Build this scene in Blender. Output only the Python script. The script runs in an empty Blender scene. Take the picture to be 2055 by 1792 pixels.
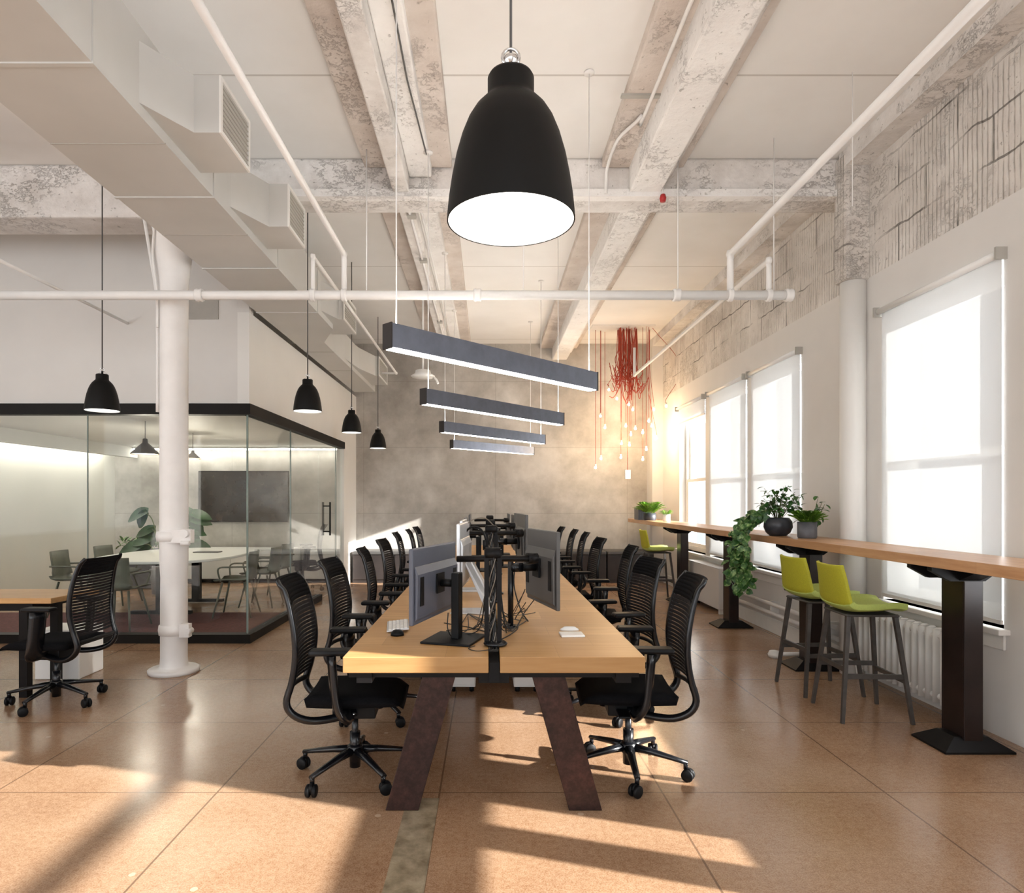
import bpy, bmesh, math, random
from mathutils import Vector, Matrix
R = math.radians
PI = math.pi
S = bpy.context.scene
COL = S.collection

# ------------------------------------------------------------------ camera
cam_d = bpy.data.cameras.new('camera'); cam = bpy.data.objects.new('camera', cam_d); COL.objects.link(cam)
S.camera = cam
cam.location = (0, 0, 1.45); cam.rotation_euler = (R(90), 0, 0)
cam_d.sensor_fit = 'HORIZONTAL'; cam_d.sensor_width = 36
cam_d.lens = 1300 / 2055 * 36
cam_d.shift_x = 49.5 / 2055; cam_d.shift_y = 109 / 2055
cam_d.clip_start = 0.05
# ------------------------------------------------------------------ colour management, world, sun, window light, added fill
S.view_settings.view_transform = 'Standard'; S.view_settings.look = 'None'
S.view_settings.gamma = 1; S.view_settings.use_curve_mapping = False
S.view_settings.exposure = 0.29
W = bpy.data.worlds.new('sky'); S.world = W; W.use_nodes = True
W.node_tree.nodes['Background'].inputs[0].default_value = (0.86, 0.93, 1.0, 1)
W.node_tree.nodes['Background'].inputs[1].default_value = 1.2

def lamp(name, kind, loc, rot, energy, color, size=None, size_y=None):
    l = bpy.data.lights.new(name, kind); o = bpy.data.objects.new(name, l); COL.objects.link(o)
    o.location = loc; o.rotation_euler = rot; l.energy = energy; l.color = color
    if kind == 'AREA':
        l.shape = 'RECTANGLE'; l.size = size; l.size_y = size_y
    elif size is not None:
        l.shadow_soft_size = size
    return o
sun = lamp('sun', 'SUN', (12, -6, 8), (0, 0, 0), 21.0, (1.0, 0.97, 0.94))
sun.data.angle = R(0.6)
sun.rotation_euler = Vector((-0.95, 0.31, -0.34)).to_track_quat('-Z', 'Y').to_euler()
# sky light arriving at each window of the right wall (y0, y1)
WIN = [(9.35, 10.62), (7.86, 9.15), (6.5, 7.7), (3.95, 5.15), (2.45, 3.6), (0.5, 2.16), (-1.6, -0.2)]
for i, (a, b) in enumerate(WIN):
    lamp('sky_light', 'AREA', (3.75, (a + b) / 2, 1.85), (0, R(90), 0), 66, (0.95, 0.97, 1.0), 2.6, b - a + .25)
lamp('rear_fill_light', 'AREA', (-2, -3.9, 2.3), (R(90), 0, 0), 150, (0.93, 0.96, 1.0), 8, 3.4)  # fill lamp added behind the camera to brighten the room
lamp('left_fill_light', 'AREA', (-7.9, 1.2, 2.2), (0, R(-90), 0), 45, (0.93, 0.96, 1.0), 2.6, 5.4)  # second fill lamp, added off frame on the left

# ------------------------------------------------------------------ helpers
def link(o):
    COL.objects.link(o); return o

def box(bm, x0, x1, y0, y1, z0, z1, mi=0):
    vs = [bm.verts.new(p) for p in ((x0,y0,z0),(x1,y0,z0),(x1,y1,z0),(x0,y1,z0),(x0,y0,z1),(x1,y0,z1),(x1,y1,z1),(x0,y1,z1))]
    for f in ((3,2,1,0),(4,5,6,7),(0,1,5,4),(1,2,6,5),(2,3,7,6),(3,0,4,7)):
        fc = bm.faces.new([vs[i] for i in f]); fc.material_index = mi
    return vs

def prism(bm, poly, axis, a, b, mi=0):
    """poly: 2D points; axis 'x': poly=(y,z); 'y': poly=(x,z); 'z': poly=(x,y)"""
    def P(p, t):
        return {'x': (t, p[0], p[1]), 'y': (p[0], t, p[1]), 'z': (p[0], p[1], t)}[axis]
    A = [bm.verts.new(P(p, a)) for p in poly]; B = [bm.verts.new(P(p, b)) for p in poly]
    n = len(poly)
    bm.faces.new(A).material_index = mi; bm.faces.new(B[::-1]).material_index = mi
    for i in range(n):
        bm.faces.new([A[i], B[i], B[(i+1) % n], A[(i+1) % n]]).material_index = mi
    return A + B

def tube(bm, pts, r, seg=8, ry=None, cap=True, closed=False, ref=None):
    pts = [Vector(p) for p in pts]; n = len(pts)
    rs = r if isinstance(r, (list, tuple)) else [r] * n
    rys = rs if ry is None else (ry if isinstance(ry, (list, tuple)) else [ry] * n)
    rings = []; prev = None
    for i, p in enumerate(pts):
        if closed: t = pts[(i+1) % n] - pts[i-1]
        else: t = pts[min(i+1, n-1)] - pts[max(i-1, 0)]
        if t.length < 1e-9: t = Vector((0, 0, 1))
        t.normalize()
        if prev is None:
            rf = Vector(ref) if ref else (Vector((0, 0, 1)) if abs(t.z) < .9 else Vector((0, 1, 0)))
            nn = t.cross(rf).normalized()
        else:
            nn = prev - t * prev.dot(t)
            nn = nn.normalized() if nn.length > 1e-6 else t.cross(Vector((0, 0, 1))).normalized()
        prev = nn; bb = nn.cross(t)
        rings.append([bm.verts.new(p + nn * math.cos(2*PI*k/seg) * rs[i] + bb * math.sin(2*PI*k/seg) * rys[i]) for k in range(seg)])
    m = n if closed else n - 1
    for i in range(m):
        A, B = rings[i], rings[(i+1) % n]
        for k in range(seg):
            f = bm.faces.new([A[k], A[(k+1) % seg], B[(k+1) % seg], B[k]]); f.smooth = seg > 4
    if cap and not closed:
        bm.faces.new(rings[0][::-1]); bm.faces.new(rings[-1])

def lathe(bm, prof, c=(0, 0, 0), seg=32, M=None, mi=0):
    rings = []
    for r, z in prof:
        if r < 1e-5: rings.append([bm.verts.new((c[0], c[1], c[2]+z))])
        else: rings.append([bm.verts.new((c[0]+r*math.cos(2*PI*k/seg), c[1]+r*math.sin(2*PI*k/seg), c[2]+z)) for k in range(seg)])
    for A, B in zip(rings, rings[1:]):
        for k in range(seg):
            a = A[k % len(A)]; b = A[(k+1) % len(A)]; c2 = B[(k+1) % len(B)]; d = B[k % len(B)]
            vs = []
            for v in (a, b, c2, d):
                if v not in vs: vs.append(v)
            if len(vs) > 2:
                f = bm.faces.new(vs); f.smooth = True; f.material_index = mi
    if M:
        for ring in rings:
            for v in ring: v.co = M @ v.co
    return rings

def cyl(bm, p0, p1, r, seg=16):
    tube(bm, [p0, p1], r, seg)

def catmull(pts, n=6):
    pts = [Vector(p) for p in pts]; out = []
    P = [pts[0]*2 - pts[1]] + pts + [pts[-1]*2 - pts[-2]]
    for i in range(1, len(P)-2):
        a, b, c, d = P[i-1:i+3]
        for k in range(n):
            t = k / n
            out.append(.5*((2*b)+(c-a)*t+(2*a-5*b+4*c-d)*t*t+(3*b-a-3*c+d)*t**3))
    out.append(pts[-1]); return out

def BM(): return bmesh.new()

def mesh_obj(name, bm, mats, parent=None, bevel=0, seg=2, recenter=None, smooth=False, subsurf=0, wn=False):
    if recenter is None: recenter = parent is None
    bm.normal_update()
    try: bmesh.ops.recalc_face_normals(bm, faces=bm.faces)
    except Exception: pass
    off = Vector((0, 0, 0))
    if recenter and len(bm.verts):
        xs = [v.co for v in bm.verts]
        off = Vector(((min(v.x for v in xs)+max(v.x for v in xs))/2, (min(v.y for v in xs)+max(v.y for v in xs))/2, min(v.z for v in xs)))
        for v in bm.verts: v.co -= off
    if smooth:
        for f in bm.faces: f.smooth = True
    me = bpy.data.meshes.new(name); bm.to_mesh(me); bm.free()
    for m in (mats if isinstance(mats, (list, tuple)) else [mats]): me.materials.append(m)
    o = link(bpy.data.objects.new(name, me)); o.location = off
    if parent: o.parent = parent
    if bevel:
        b = o.modifiers.new('bevel', 'BEVEL'); b.width = bevel; b.segments = seg; b.limit_method = 'ANGLE'; b.angle_limit = R(40)
    if subsurf:
        s = o.modifiers.new('subsurf', 'SUBSURF'); s.levels = subsurf; s.render_levels = subsurf
    return o

def tag(o, label=None, cat=None, group=None, kind=None):
    if label: o['label'] = label
    if cat: o['category'] = cat
    if group: o['group'] = group
    if kind: o['kind'] = kind
    return o

def thing(name, label, cat, loc=(0, 0, 0), rz=0, group=None, kind=None):
    o = link(bpy.data.objects.new(name, None)); o.location = loc; o.rotation_euler = (0, 0, rz)
    o.empty_display_size = .1
    return tag(o, label, cat, group, kind)

def struct(name, bm, mats, label=None, **kw):
    o = mesh_obj(name, bm, mats, recenter=False, **kw); o['kind'] = 'structure'
    if label: o['label'] = label
    return o

def dup(root, loc, rz=0, label=None, group=None):
    r = root.copy(); link(r); r.location = loc; r.rotation_euler = (0, 0, rz)
    if label: r['label'] = label
    if group: r['group'] = group
    for ch in list(root.children):
        c = ch.copy(); link(c); c.parent = r
        for g in list(ch.children):
            d = g.copy(); link(d); d.parent = c
    return r

# ------------------------------------------------------------------ materials
class NT:
    def __init__(s, name):
        s.m = bpy.data.materials.new(name); s.m.use_nodes = True; s.t = s.m.node_tree
        s.b = s.t.nodes['Principled BSDF']; s.out = s.t.nodes['Material Output']
    def n(s, typ, **kw):
        nd = s.t.nodes.new(typ)
        for k, v in kw.items():
            if k.startswith('i_'):
                key = k[2:]; key = int(key) if key.isdigit() else key.replace('_', ' ')
                nd.inputs[key].default_value = v
            else: setattr(nd, k, v)
        return nd
    def l(s, a, b): s.t.links.new(a, b)
    def pos(s, scale=(1, 1, 1), rot=(0, 0, 0), obj=False):
        src = s.n('ShaderNodeTexCoord').outputs['Object'] if obj else s.n('ShaderNodeNewGeometry').outputs['Position']
        mp = s.n('ShaderNodeMapping'); mp.inputs['Scale'].default_value = scale; mp.inputs['Rotation'].default_value = rot
        s.l(src, mp.inputs['Vector']); return mp.outputs[0]
    def noise(s, vec, scale, detail=4, rough=.55):
        nd = s.n('ShaderNodeTexNoise'); nd.inputs['Scale'].default_value = scale; nd.inputs['Detail'].default_value = detail
        nd.inputs['Roughness'].default_value = rough; s.l(vec, nd.inputs['Vector']); return nd.outputs['Fac']
    def ramp(s, fac, stops):
        r = s.n('ShaderNodeValToRGB'); e = r.color_ramp.elements
        while len(e) < len(stops): e.new(.5)
        for el, (p, c) in zip(e, stops):
            el.position = p; el.color = c if len(c) == 4 else (*c, 1)
        s.l(fac, r.inputs[0]); return r.outputs[0]
    def mix(s, fac, a, b, mode='MIX'):
        m = s.n('ShaderNodeMix', data_type='RGBA', blend_type=mode)
        for sock, v in ((m.inputs[0], fac), (m.inputs[6], a), (m.inputs[7], b)):
            if hasattr(v, 'is_linked') or hasattr(v, 'links'): s.l(v, sock)
            else: sock.default_value = v if not isinstance(v, tuple) else (v if len(v) == 4 else (*v, 1))
        return m.outputs[2]
    def math(s, op, a, b=0.0, c=None):
        m = s.n('ShaderNodeMath', operation=op)
        for i, v in enumerate((a, b) if c is None else (a, b, c)):
            if hasattr(v, 'links'): s.l(v, m.inputs[i])
            else: m.inputs[i].default_value = v
        return m.outputs[0]
    def bump(s, h, strength=.3, dist=.01):
        b = s.n('ShaderNodeBump'); b.inputs['Strength'].default_value = strength; b.inputs['Distance'].default_value = dist
        s.l(h, b.inputs['Height']); s.l(b.outputs[0], s.b.inputs['Normal'])
    def color(s, c):
        if isinstance(c, tuple): s.b.inputs['Base Color'].default_value = (*c, 1) if len(c) == 3 else c
        else: s.l(c, s.b.inputs['Base Color'])
    def rough(s, v):
        if hasattr(v, 'links'): s.l(v, s.b.inputs['Roughness'])
        else: s.b.inputs['Roughness'].default_value = v

def mat(name, c, rough=.5, metal=0, spec=.5, var=.06, vscale=6, bump=0, bscale=60, obj=True, coat=0):
    n = NT(name); v = n.pos(obj=obj)
    f = n.noise(v, vscale, 4)
    lo = tuple(max(0, x*(1-var)) for x in c); hi = tuple(min(1, x*(1+var)) for x in c)
    n.color(n.ramp(f, [(.3, lo), (.7, hi)]))
    n.rough(rough); n.b.inputs['Metallic'].default_value = metal
    n.b.inputs['Specular IOR Level'].default_value = spec
    if coat: n.b.inputs['Coat Weight'].default_value = coat; n.b.inputs['Coat Roughness'].default_value = .15
    if bump: n.bump(n.noise(v, bscale, 3), bump, .004)
    return n.m

def emit(name, c, strength):
    n = NT(name); n.color((.8, .8, .8)); n.b.inputs['Emission Color'].default_value = (*c, 1)
    n.b.inputs['Emission Strength'].default_value = strength; return n.m

def line_mask(n, comp, start, step, width):
    """1 on thin lines every `step` metres of a coordinate"""
    a = n.math('SUBTRACT', comp, start); a = n.math('DIVIDE', a, step)
    fr = n.math('FRACT', a); d = n.math('ABSOLUTE', n.math('SUBTRACT', fr, .5))
    return n.math('GREATER_THAN', d, .5 - width / step / 2)

def xyz(n):
    g = n.n('ShaderNodeNewGeometry'); s = n.n('ShaderNodeSeparateXYZ'); n.l(g.outputs['Position'], s.inputs[0]); return s.outputs

# floor: stained concrete with saw-cut joints
n = NT('stained_concrete_floor'); v = n.pos(); X = xyz(n)
big = n.noise(v, .9, 6, .62); fine = n.noise(v, 38, 3, .7); vf = n.noise(v, 160, 2, .6)
c = n.ramp(big, [(.34, (.225, .100, .040)), (.5, (.33, .178, .088)), (.66, (.43, .275, .17))])
c = n.mix(.35, c, n.ramp(fine, [(.35, (.20, .105, .055)), (.65, (.46, .31, .20))]))
c = n.mix(.22, c, n.ramp(vf, [(.4, (.15, .08, .045)), (.6, (.56, .42, .30))]))
vor = n.n('ShaderNodeTexVoronoi'); vor.inputs['Scale'].default_value = 3.1; n.l(v, vor.inputs['Vector'])
chip = n.math('LESS_THAN', vor.outputs['Distance'], .045)
c = n.mix(n.math('MULTIPLY', chip, .5), c, (.66, .50, .36))
jx = line_mask(n, X[0], .87, 1.107, .009); jy = line_mask(n, X[1], 3.22, 1.02, .008)
j = n.math('MAXIMUM', jx, jy)
c = n.mix(n.math('MULTIPLY', j, .75), c, (.10, .055, .03))
# dark cement infill strip beside one joint
inx = n.math('MULTIPLY', n.math('GREATER_THAN', X[0], -.39), n.math('LESS_THAN', X[0], -.235))
iny = n.math('LESS_THAN', X[1], 3.16)
c = n.mix(n.math('MULTIPLY', n.math('MULTIPLY', inx, iny), .8), c, n.ramp(n.noise(v, 14, 5), [(.3, (.14, .12, .075)), (.75, (.42, .36, .25))]))
n.color(c); n.rough(n.math('MULTIPLY_ADD', big, .24, .10)); n.bump(n.math('SUBTRACT', n.math('MULTIPLY', fine, .25), j), .25, .004)
n.b.inputs['Specular IOR Level'].default_value = .55
M_floor = n.m

n = NT('painted_ceiling_board'); v = n.pos(); X = xyz(n)
c = n.ramp(n.noise(v, 1.3, 4), [(.3, (.80, .775, .74)), (.7, (.87, .85, .82))])
m_ = n.math('MAXIMUM', line_mask(n, X[1], 4.43, 3.62, .018), 0.0)
c = n.mix(n.math('MULTIPLY', m_, .55), c, (.38, .33, .28)); n.color(c); n.rough(.7); M_ceil = n.m

def rough_paint(name, lo, hi, stain, blotch=.35, ribs=False, scale=3.0, joints=None):
    n = NT(name); v = n.pos(); X = xyz(n)
    a = n.noise(v, scale, 7, .65); b = n.noise(v, 22, 5, .7); c0 = n.ramp(a, [(.3, lo), (.65, hi)])
    w = n.noise(n.pos(scale=(1, 1, 1.6)), 6.5, 9, .8); pm = n.ramp(n.noise(v, 1.7, 3), [(.5, (0, 0, 0)), (.6, (1, 1, 1))])
    crack = n.ramp(w, [(.485, (0, 0, 0)), (.5, (1, 1, 1)), (.515, (0, 0, 0))])
    pits = n.ramp(b, [(.30, (1, 1, 1)), (.37, (0, 0, 0))])
    crack = n.math('MULTIPLY', crack, pm); c1 = n.mix(n.math('MULTIPLY', crack, blotch*1.6), c0, stain); c1 = n.mix(n.math('MULTIPLY', pits, .5), c1, stain)
    h = n.math('SUBTRACT', a, n.math('MULTIPLY', pits, .6)); h = n.math('SUBTRACT', h, n.math('MULTIPLY', crack, .3))
    if ribs:
        wv = n.n('ShaderNodeTexWave', bands_direction='Y'); wv.inputs['Scale'].default_value = 7.5
        wv.inputs['Distortion'].default_value = 1.6; wv.inputs['Detail'].default_value = 2; n.l(v, wv.inputs['Vector'])
        patch = n.ramp(n.noise(v, 1.1, 3), [(.42, (0, 0, 0)), (.5, (1, 1, 1))])
        rb = n.math('MULTIPLY', n.math('MULTIPLY', n.math('POWER', wv.outputs['Fac'], 5.0), patch), n.ramp(n.noise(v, 9, 4), [(.35, (.1, .1, .1)), (.65, (1, 1, 1))]))
        c1 = n.mix(n.math('MULTIPLY', rb, .38), c1, stain); h = n.math('SUBTRACT', h, rb)
        br = n.n('ShaderNodeTexBrick'); br.inputs['Scale'].default_value = 1; br.inputs['Brick Width'].default_value = .62
        br.inputs['Row Height'].default_value = .30; br.inputs['Mortar Size'].default_value = .008; br.inputs['Mortar Smooth'].default_value = .3
        mp = n.n('ShaderNodeCombineXYZ'); ww = n.math('MULTIPLY_ADD', n.noise(v, 4, 4), .08, X[2]); n.l(X[1], mp.inputs[0]); n.l(ww, mp.inputs[1])
        n.l(mp.outputs[0], br.inputs['Vector'])
        mk = n.math('MULTIPLY', br.outputs['Fac'], n.ramp(n.noise(v, 2.2, 3), [(.42, (0, 0, 0)), (.58, (1, 1, 1))]))
        c1 = n.mix(n.math('MULTIPLY', mk, .85), c1, tuple(x*.6 for x in stain)); h = n.math('SUBTRACT', h, mk)
    n.color(c1); n.rough(.8); n.bump(h, .7, .02); return n.m
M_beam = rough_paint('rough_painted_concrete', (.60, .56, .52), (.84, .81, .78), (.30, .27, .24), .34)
M_beamlit = rough_paint('lit_painted_concrete', (.80, .77, .74), (.90, .88, .85), (.45, .40, .35), .2)  # paler copy of the beam paint, lit look put into the colour
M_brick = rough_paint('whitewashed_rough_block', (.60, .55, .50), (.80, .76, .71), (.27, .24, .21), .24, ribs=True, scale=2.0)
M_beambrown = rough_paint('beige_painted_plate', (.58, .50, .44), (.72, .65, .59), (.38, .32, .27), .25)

n = NT('cloudy_concrete'); v = n.pos(); X = xyz(n)
a = n.noise(v, .75, 8, .62); b = n.noise(v, 3.5, 6, .65)
c = n.ramp(a, [(.34, (.27, .245, .215)), (.5, (.45, .42, .38)), (.66, (.70, .67, .63))])
c = n.mix(.3, c, n.ramp(b, [(.3, (.28, .25, .215)), (.7, (.66, .62, .56))]))
jn = n.math('MAXIMUM', line_mask(n, X[2], 1.22, 1.22, .012), line_mask(n, X[0], .15, 2.44, .010))
c = n.mix(n.math('MULTIPLY', jn, .35), c, (.22, .19, .16)); n.color(c); n.rough(.62); n.bump(b, .15, .01); M_conc = n.m

M_plaster = mat('white_plaster', (.74, .715, .68), .6, var=.03, vscale=2, obj=False)
M_plasterw = mat('bright_white_plaster', (.84, .82, .78), .55, var=.02, vscale=2, obj=False)
M_meet = mat('meeting_room_plaster', (.66, .64, .59), .6, var=.05, vscale=1.2, obj=False)
M_white = mat('white_enamel', (.82, .80, .76), .32, var=.03, vscale=10)
M_duct = mat('painted_duct_metal', (.58, .57, .54), .42, var=.05, vscale=1.6, obj=False)
M_pipe = mat('white_painted_pipe', (.82, .80, .77), .4, var=.04, vscale=5)
M_colm = mat('white_painted_column', (.83, .80, .77), .5, var=.04, vscale=5, bump=.15, bscale=25)
M_black = mat('satin_black_plastic', (.004, .004, .0045), .5, spec=.2, var=.15)
M_blackg = mat('gloss_black_plastic', (.005, .0055, .007), .25, var=.1, spec=.45)
M_fabric = mat('black_woven_fabric', (.005, .005, .006), .9, spec=.1, var=.3, vscale=120, bump=.4, bscale=300)
M_mesh = mat('black_knit_mesh', (.010, .008, .009), .7, spec=.2, var=.2, vscale=90)
M_bsteel = mat('black_steel', (.006, .005, .005), .5, spec=.25, var=.3, vscale=8, metal=.3)
M_gun = mat('dark_shade_paint', (.005, .0045, .004), .5, spec=.18, var=.15)
M_trim = mat('dark_bronze_trim', (.007, .005, .0035), .5, spec=.2, var=.2)
M_dark = mat('dark_cabinet_paint', (.026, .019, .017), .5, var=.2)
M_alu = mat('brushed_slate_aluminium', (.15, .165, .205), .35, var=.12, vscale=14, metal=.55)
M_alue = mat('dark_end_cap', (.018, .013, .011), .6)
M_silver = mat('silver_aluminium', (.70, .71, .73), .3, metal=.6, var=.04)
M_greypl = mat('grey_monitor_plastic', (.085, .08, .076), .45, var=.06)
M_bluegrey = mat('blue_grey_monitor_shell', (.085, .092, .12), .4, var=.06)
M_red = mat('red_plastic', (.45, .02, .02), .4)
M_chrome = mat('chrome', (.75, .75, .75), .15, metal=1, var=.02)
M_lime = mat('lime_upholstery', (.44, .42, .022), .7, var=.08, vscale=120, bump=.2, bscale=300)
M_lime2 = mat('pale_lime_seat_fabric', (.42, .50, .12), .75, var=.08, vscale=120, bump=.2, bscale=300)
M_stool = mat('dark_stained_stool_wood', (.058, .05, .044), .45, var=.25, vscale=18)
M_pot = mat('charcoal_ceramic', (.035, .037, .045), .38, var=.3, vscale=12)
M_pot2 = mat('grey_ceramic', (.11, .11, .12), .45, var=.2, vscale=12)
M_leaf = mat('green_leaf', (.035, .125, .022), .45, var=.6, vscale=9)
M_leafl = mat('bright_green_leaf', (.16, .33, .03), .5, var=.4, vscale=14)
n = NT('variegated_leaf'); n.color(n.ramp(n.noise(n.pos(obj=True), 26, 4, .6), [(.40, (.018, .075, .014)), (.52, (.06, .16, .03)), (.64, (.30, .42, .16))])); n.rough(.45); M_leafv = n.m
M_leafd = mat('dark_green_leaf', (.012, .06, .012), .4, var=.5, vscale=6)
M_stem = mat('brown_stem', (.10, .12, .04), .6)
M_soil = mat('dark_soil', (.03, .02, .013), .9, var=.5, vscale=60)
M_cable = mat('black_cable', (.014, .014, .014), .5)
M_cablew = mat('grey_cable', (.16, .13, .10), .5)
M_redcord = mat('red_cord', (.42, .05, .022), .55)
M_carpet = mat('maroon_carpet', (.105, .032, .03), .95, var=.35, vscale=40, bump=.5, bscale=200, obj=False)
M_sage = mat('sage_grey_shell', (.12, .125, .095), .5, var=.1)
M_brownp = mat('brown_shade', (.07, .045, .022), .45, var=.25)
M_tv = mat('dark_tv_glass', (.022, .015, .011), .18, var=.2, spec=.6)
M_ped = mat('dark_brown_steel', (.016, .0085, .007), .32, var=.4, vscale=6, metal=.3)
M_seal = mat('grey_green_seal', (.22, .27, .25), .3)
M_screen = mat('dark_screen', (.008, .008, .009), .12)
M_vent = mat('vent_grey', (.42, .40, .36), .6)
M_table = mat('white_laminate', (.88, .87, .84), .3, var=.01)
M_diff = emit('lamp_diffuser', (1, .98, .90), 2.6)
M_bar = emit('linear_light_diffuser', (1, .97, .93), 7.0)
M_barup = emit('fill_uplight_glow', (1, .95, .88), 42.0)  # strong glow for the added ceiling uplight
M_cove = emit('cove_light', (1, .97, .88), 13.0)
M_bulb = emit('warm_bulb', (1, .80, .45), 55)
M_warm = emit('warm_diffuser', (1, .82, .55), 3)

def wood(name, a, b, c_, obj=True, along='y', plank=.11, length=1.3, rough=.38):
    n = NT(name); v = n.pos(obj=obj, rot=(0, 0, R(90)) if along == 'y' else (0, 0, 0))
    br = n.n('ShaderNodeTexBrick'); br.inputs['Scale'].default_value = 1; br.inputs['Brick Width'].default_value = length
    br.inputs['Row Height'].default_value = plank; br.inputs['Mortar Size'].default_value = .0008; br.offset = .37
    br.inputs['Color1'].default_value = (0, 0, 0, 1); br.inputs['Color2'].default_value = (1, 1, 1, 1); br.inputs['Mortar'].default_value = (.5, .5, .5, 1)
    n.l(v, br.inputs['Vector'])
    g = n.noise(n.pos(obj=obj, scale=(14, 1.2, 14) if along == 'y' else (1.2, 14, 14)), 2.4, 6, .62)
    base = n.ramp(br.outputs['Color'], [(0, a), (1, b)])
    c = n.mix(n.ramp(g, [(.35, (0, 0, 0)), (.72, (.75, .75, .75))]), base, c_)
    c = n.mix(n.math('MULTIPLY', br.outputs['Fac'], .5), c, tuple(x*.4 for x in c_))
    n.color(c); n.rough(rough); return n.m
M_wood = wood('oak_butcher_block', (.50, .275, .10), (.66, .40, .17), (.42, .205, .065), along='x', plank=.24, length=.52)
M_bar_wood = wood('bar_top_wood', (.50, .27, .13), (.64, .38, .20), (.40, .19, .08))
n = NT('rusted_steel_plate'); v = n.pos(obj=True); a = n.noise(v, 5, 8, .7); b = n.noise(v, 40, 4, .7)
c = n.ramp(a, [(.3, (.014, .009, .008)), (.5, (.032, .015, .012)), (.7, (.060, .024, .018))])
c = n.mix(.25, c, n.ramp(b, [(.4, (.02, .012, .01)), (.7, (.11, .05, .04))]))
n.color(c); n.b.inputs['Metallic'].default_value = .55; n.rough(n.math('MULTIPLY_ADD', a, .3, .22)); M_rust = n.m

def glass(name, tint, amount=.05):
    n = NT(name); t = n.t; t.nodes.remove(n.b)
    lw = n.n('ShaderNodeLayerWeight'); lw.inputs['Blend'].default_value = .5
    f = n.math('MULTIPLY_ADD', n.math('POWER', lw.outputs['Facing'], 4.0), .75, amount)
    tr = n.n('ShaderNodeBsdfTransparent'); tr.inputs[0].default_value = (*tint, 1)
    gl = n.n('ShaderNodeBsdfGlossy'); gl.inputs['Roughness'].default_value = .005; gl.inputs[0].default_value = (1, 1, 1, 1)
    mx = n.n('ShaderNodeMixShader'); n.l(f, mx.inputs[0]); n.l(tr.outputs[0], mx.inputs[1]); n.l(gl.outputs[0], mx.inputs[2])
    n.l(mx.outputs[0], n.out.inputs[0]); return n.m
M_glass = glass('clear_window_glass', (.99, 1, 1), .02)
M_pglass = glass('green_tinted_partition_glass', (.97, .988, .98), .016)
n = NT('sheer_blind_fabric'); n.t.nodes.remove(n.b)
d = n.n('ShaderNodeBsdfDiffuse'); d.inputs[0].default_value = (.85, .86, .86, 1)
tl = n.n('ShaderNodeBsdfTranslucent'); tl.inputs[0].default_value = (.92, .94, .96, 1)
tp = n.n('ShaderNodeBsdfTransparent')
m1 = n.n('ShaderNodeMixShader'); m1.inputs[0].default_value = .045; n.l(d.outputs[0], m1.inputs[1]); n.l(tl.outputs[0], m1.inputs[2])
wv = n.noise(n.pos(), 400, 1)
m2 = n.n('ShaderNodeMixShader'); n.l(n.math('MULTIPLY_ADD', wv, .04, .16), m2.inputs[0]); n.l(m1.outputs[0], m2.inputs[1]); n.l(tp.outputs[0], m2.inputs[2])
n.l(m2.outputs[0], n.out.inputs[0]); M_blind = n.m

# ------------------------------------------------------------------ ROOM SHELL
YB = 12.0; XR = 3.15; ZC = 4.36; YF = 6.61; XS = -2.43; XL = -7.2; YR = -3.4
bm = BM(); box(bm, XL-.2, XR+.3, YR-.2, YB+.2, -.2, 0); struct('floor', bm, M_floor)
bm = BM(); box(bm, XL-.2, XR+.3, YR-.2, YB+.2, ZC, ZC+.2); struct('ceiling', bm, M_ceil)
bm = BM(); box(bm, XL-.2, XR+.3, YB, YB+.2, 0, ZC); struct('wall_back', bm, M_conc)
# right wall with window openings, painted below 3.29 m and raw block above
bm = BM(); ZB, ZT = .67, 2.95
edges = sorted(WIN)
ys = [YR]
for a, b in edges: ys += [a, b]
ys.append(YB)
box(bm, XR, XR+.28, YR, YB, 0, ZB); box(bm, XR, XR+.28, YR, YB, ZT, 3.29)
for i in range(0, len(ys), 2): box(bm, XR, XR+.28, ys[i], ys[i+1], ZB, ZT)
box(bm, XR, XR+.28, YR, YB, 3.29, ZC, 1)
struct('wall_right', bm, [M_plaster, M_brick])
# unseen rear and left walls, openings added to let fill light in
bm = BM(); box(bm, XL, XR, YR-.2, YR, 0, .7); box(bm, XL, XR, YR-.2, YR, 3.9, ZC)
for x0, x1 in ((XL, -6), (-2.1, -1.9), (2.0, XR)): box(bm, x0, x1, YR-.2, YR, .7, 3.9)
struct('wall_rear', bm, M_plaster)
bm = BM(); box(bm, XL-.2, XL, YR, YB, 0, .9); box(bm, XL-.2, XL, YR, YB, 3.5, ZC)
box(bm, XL-.2, XL, 4, YB, .9, 3.5); box(bm, XL-.2, XL, YR, -1.6, .9, 3.5); box(bm, XL-.2, XL, 1.1, 1.3, .9, 3.5)
struct('wall_left', bm, M_plaster)
# white pipe chase in the far right corner
bm = BM(); box(bm, 2.955, XR, 11.6, YB, 0, ZC); struct('trim_1', bm, M_plaster)
# edge beam along right wall at ceiling
bm = BM(); box(bm, 2.96, XR, YR, 5.45, 4.22, ZC); box(bm, 2.96, XR, 5.83, 11.6, 4.22, ZC); struct('trim_2', bm, M_beam)
# cross girder
bm = BM()
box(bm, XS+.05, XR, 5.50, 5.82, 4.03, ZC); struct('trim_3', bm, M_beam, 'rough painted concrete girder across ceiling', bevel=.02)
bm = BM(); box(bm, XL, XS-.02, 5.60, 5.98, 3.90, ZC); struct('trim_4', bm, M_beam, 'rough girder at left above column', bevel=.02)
# lower lip of the girder, its lit look painted in paler
bm = BM(); box(bm, XS+.05, XR, 5.47, 5.56, 4.02, 4.085); struct('trim_5', bm, M_beamlit)
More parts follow.
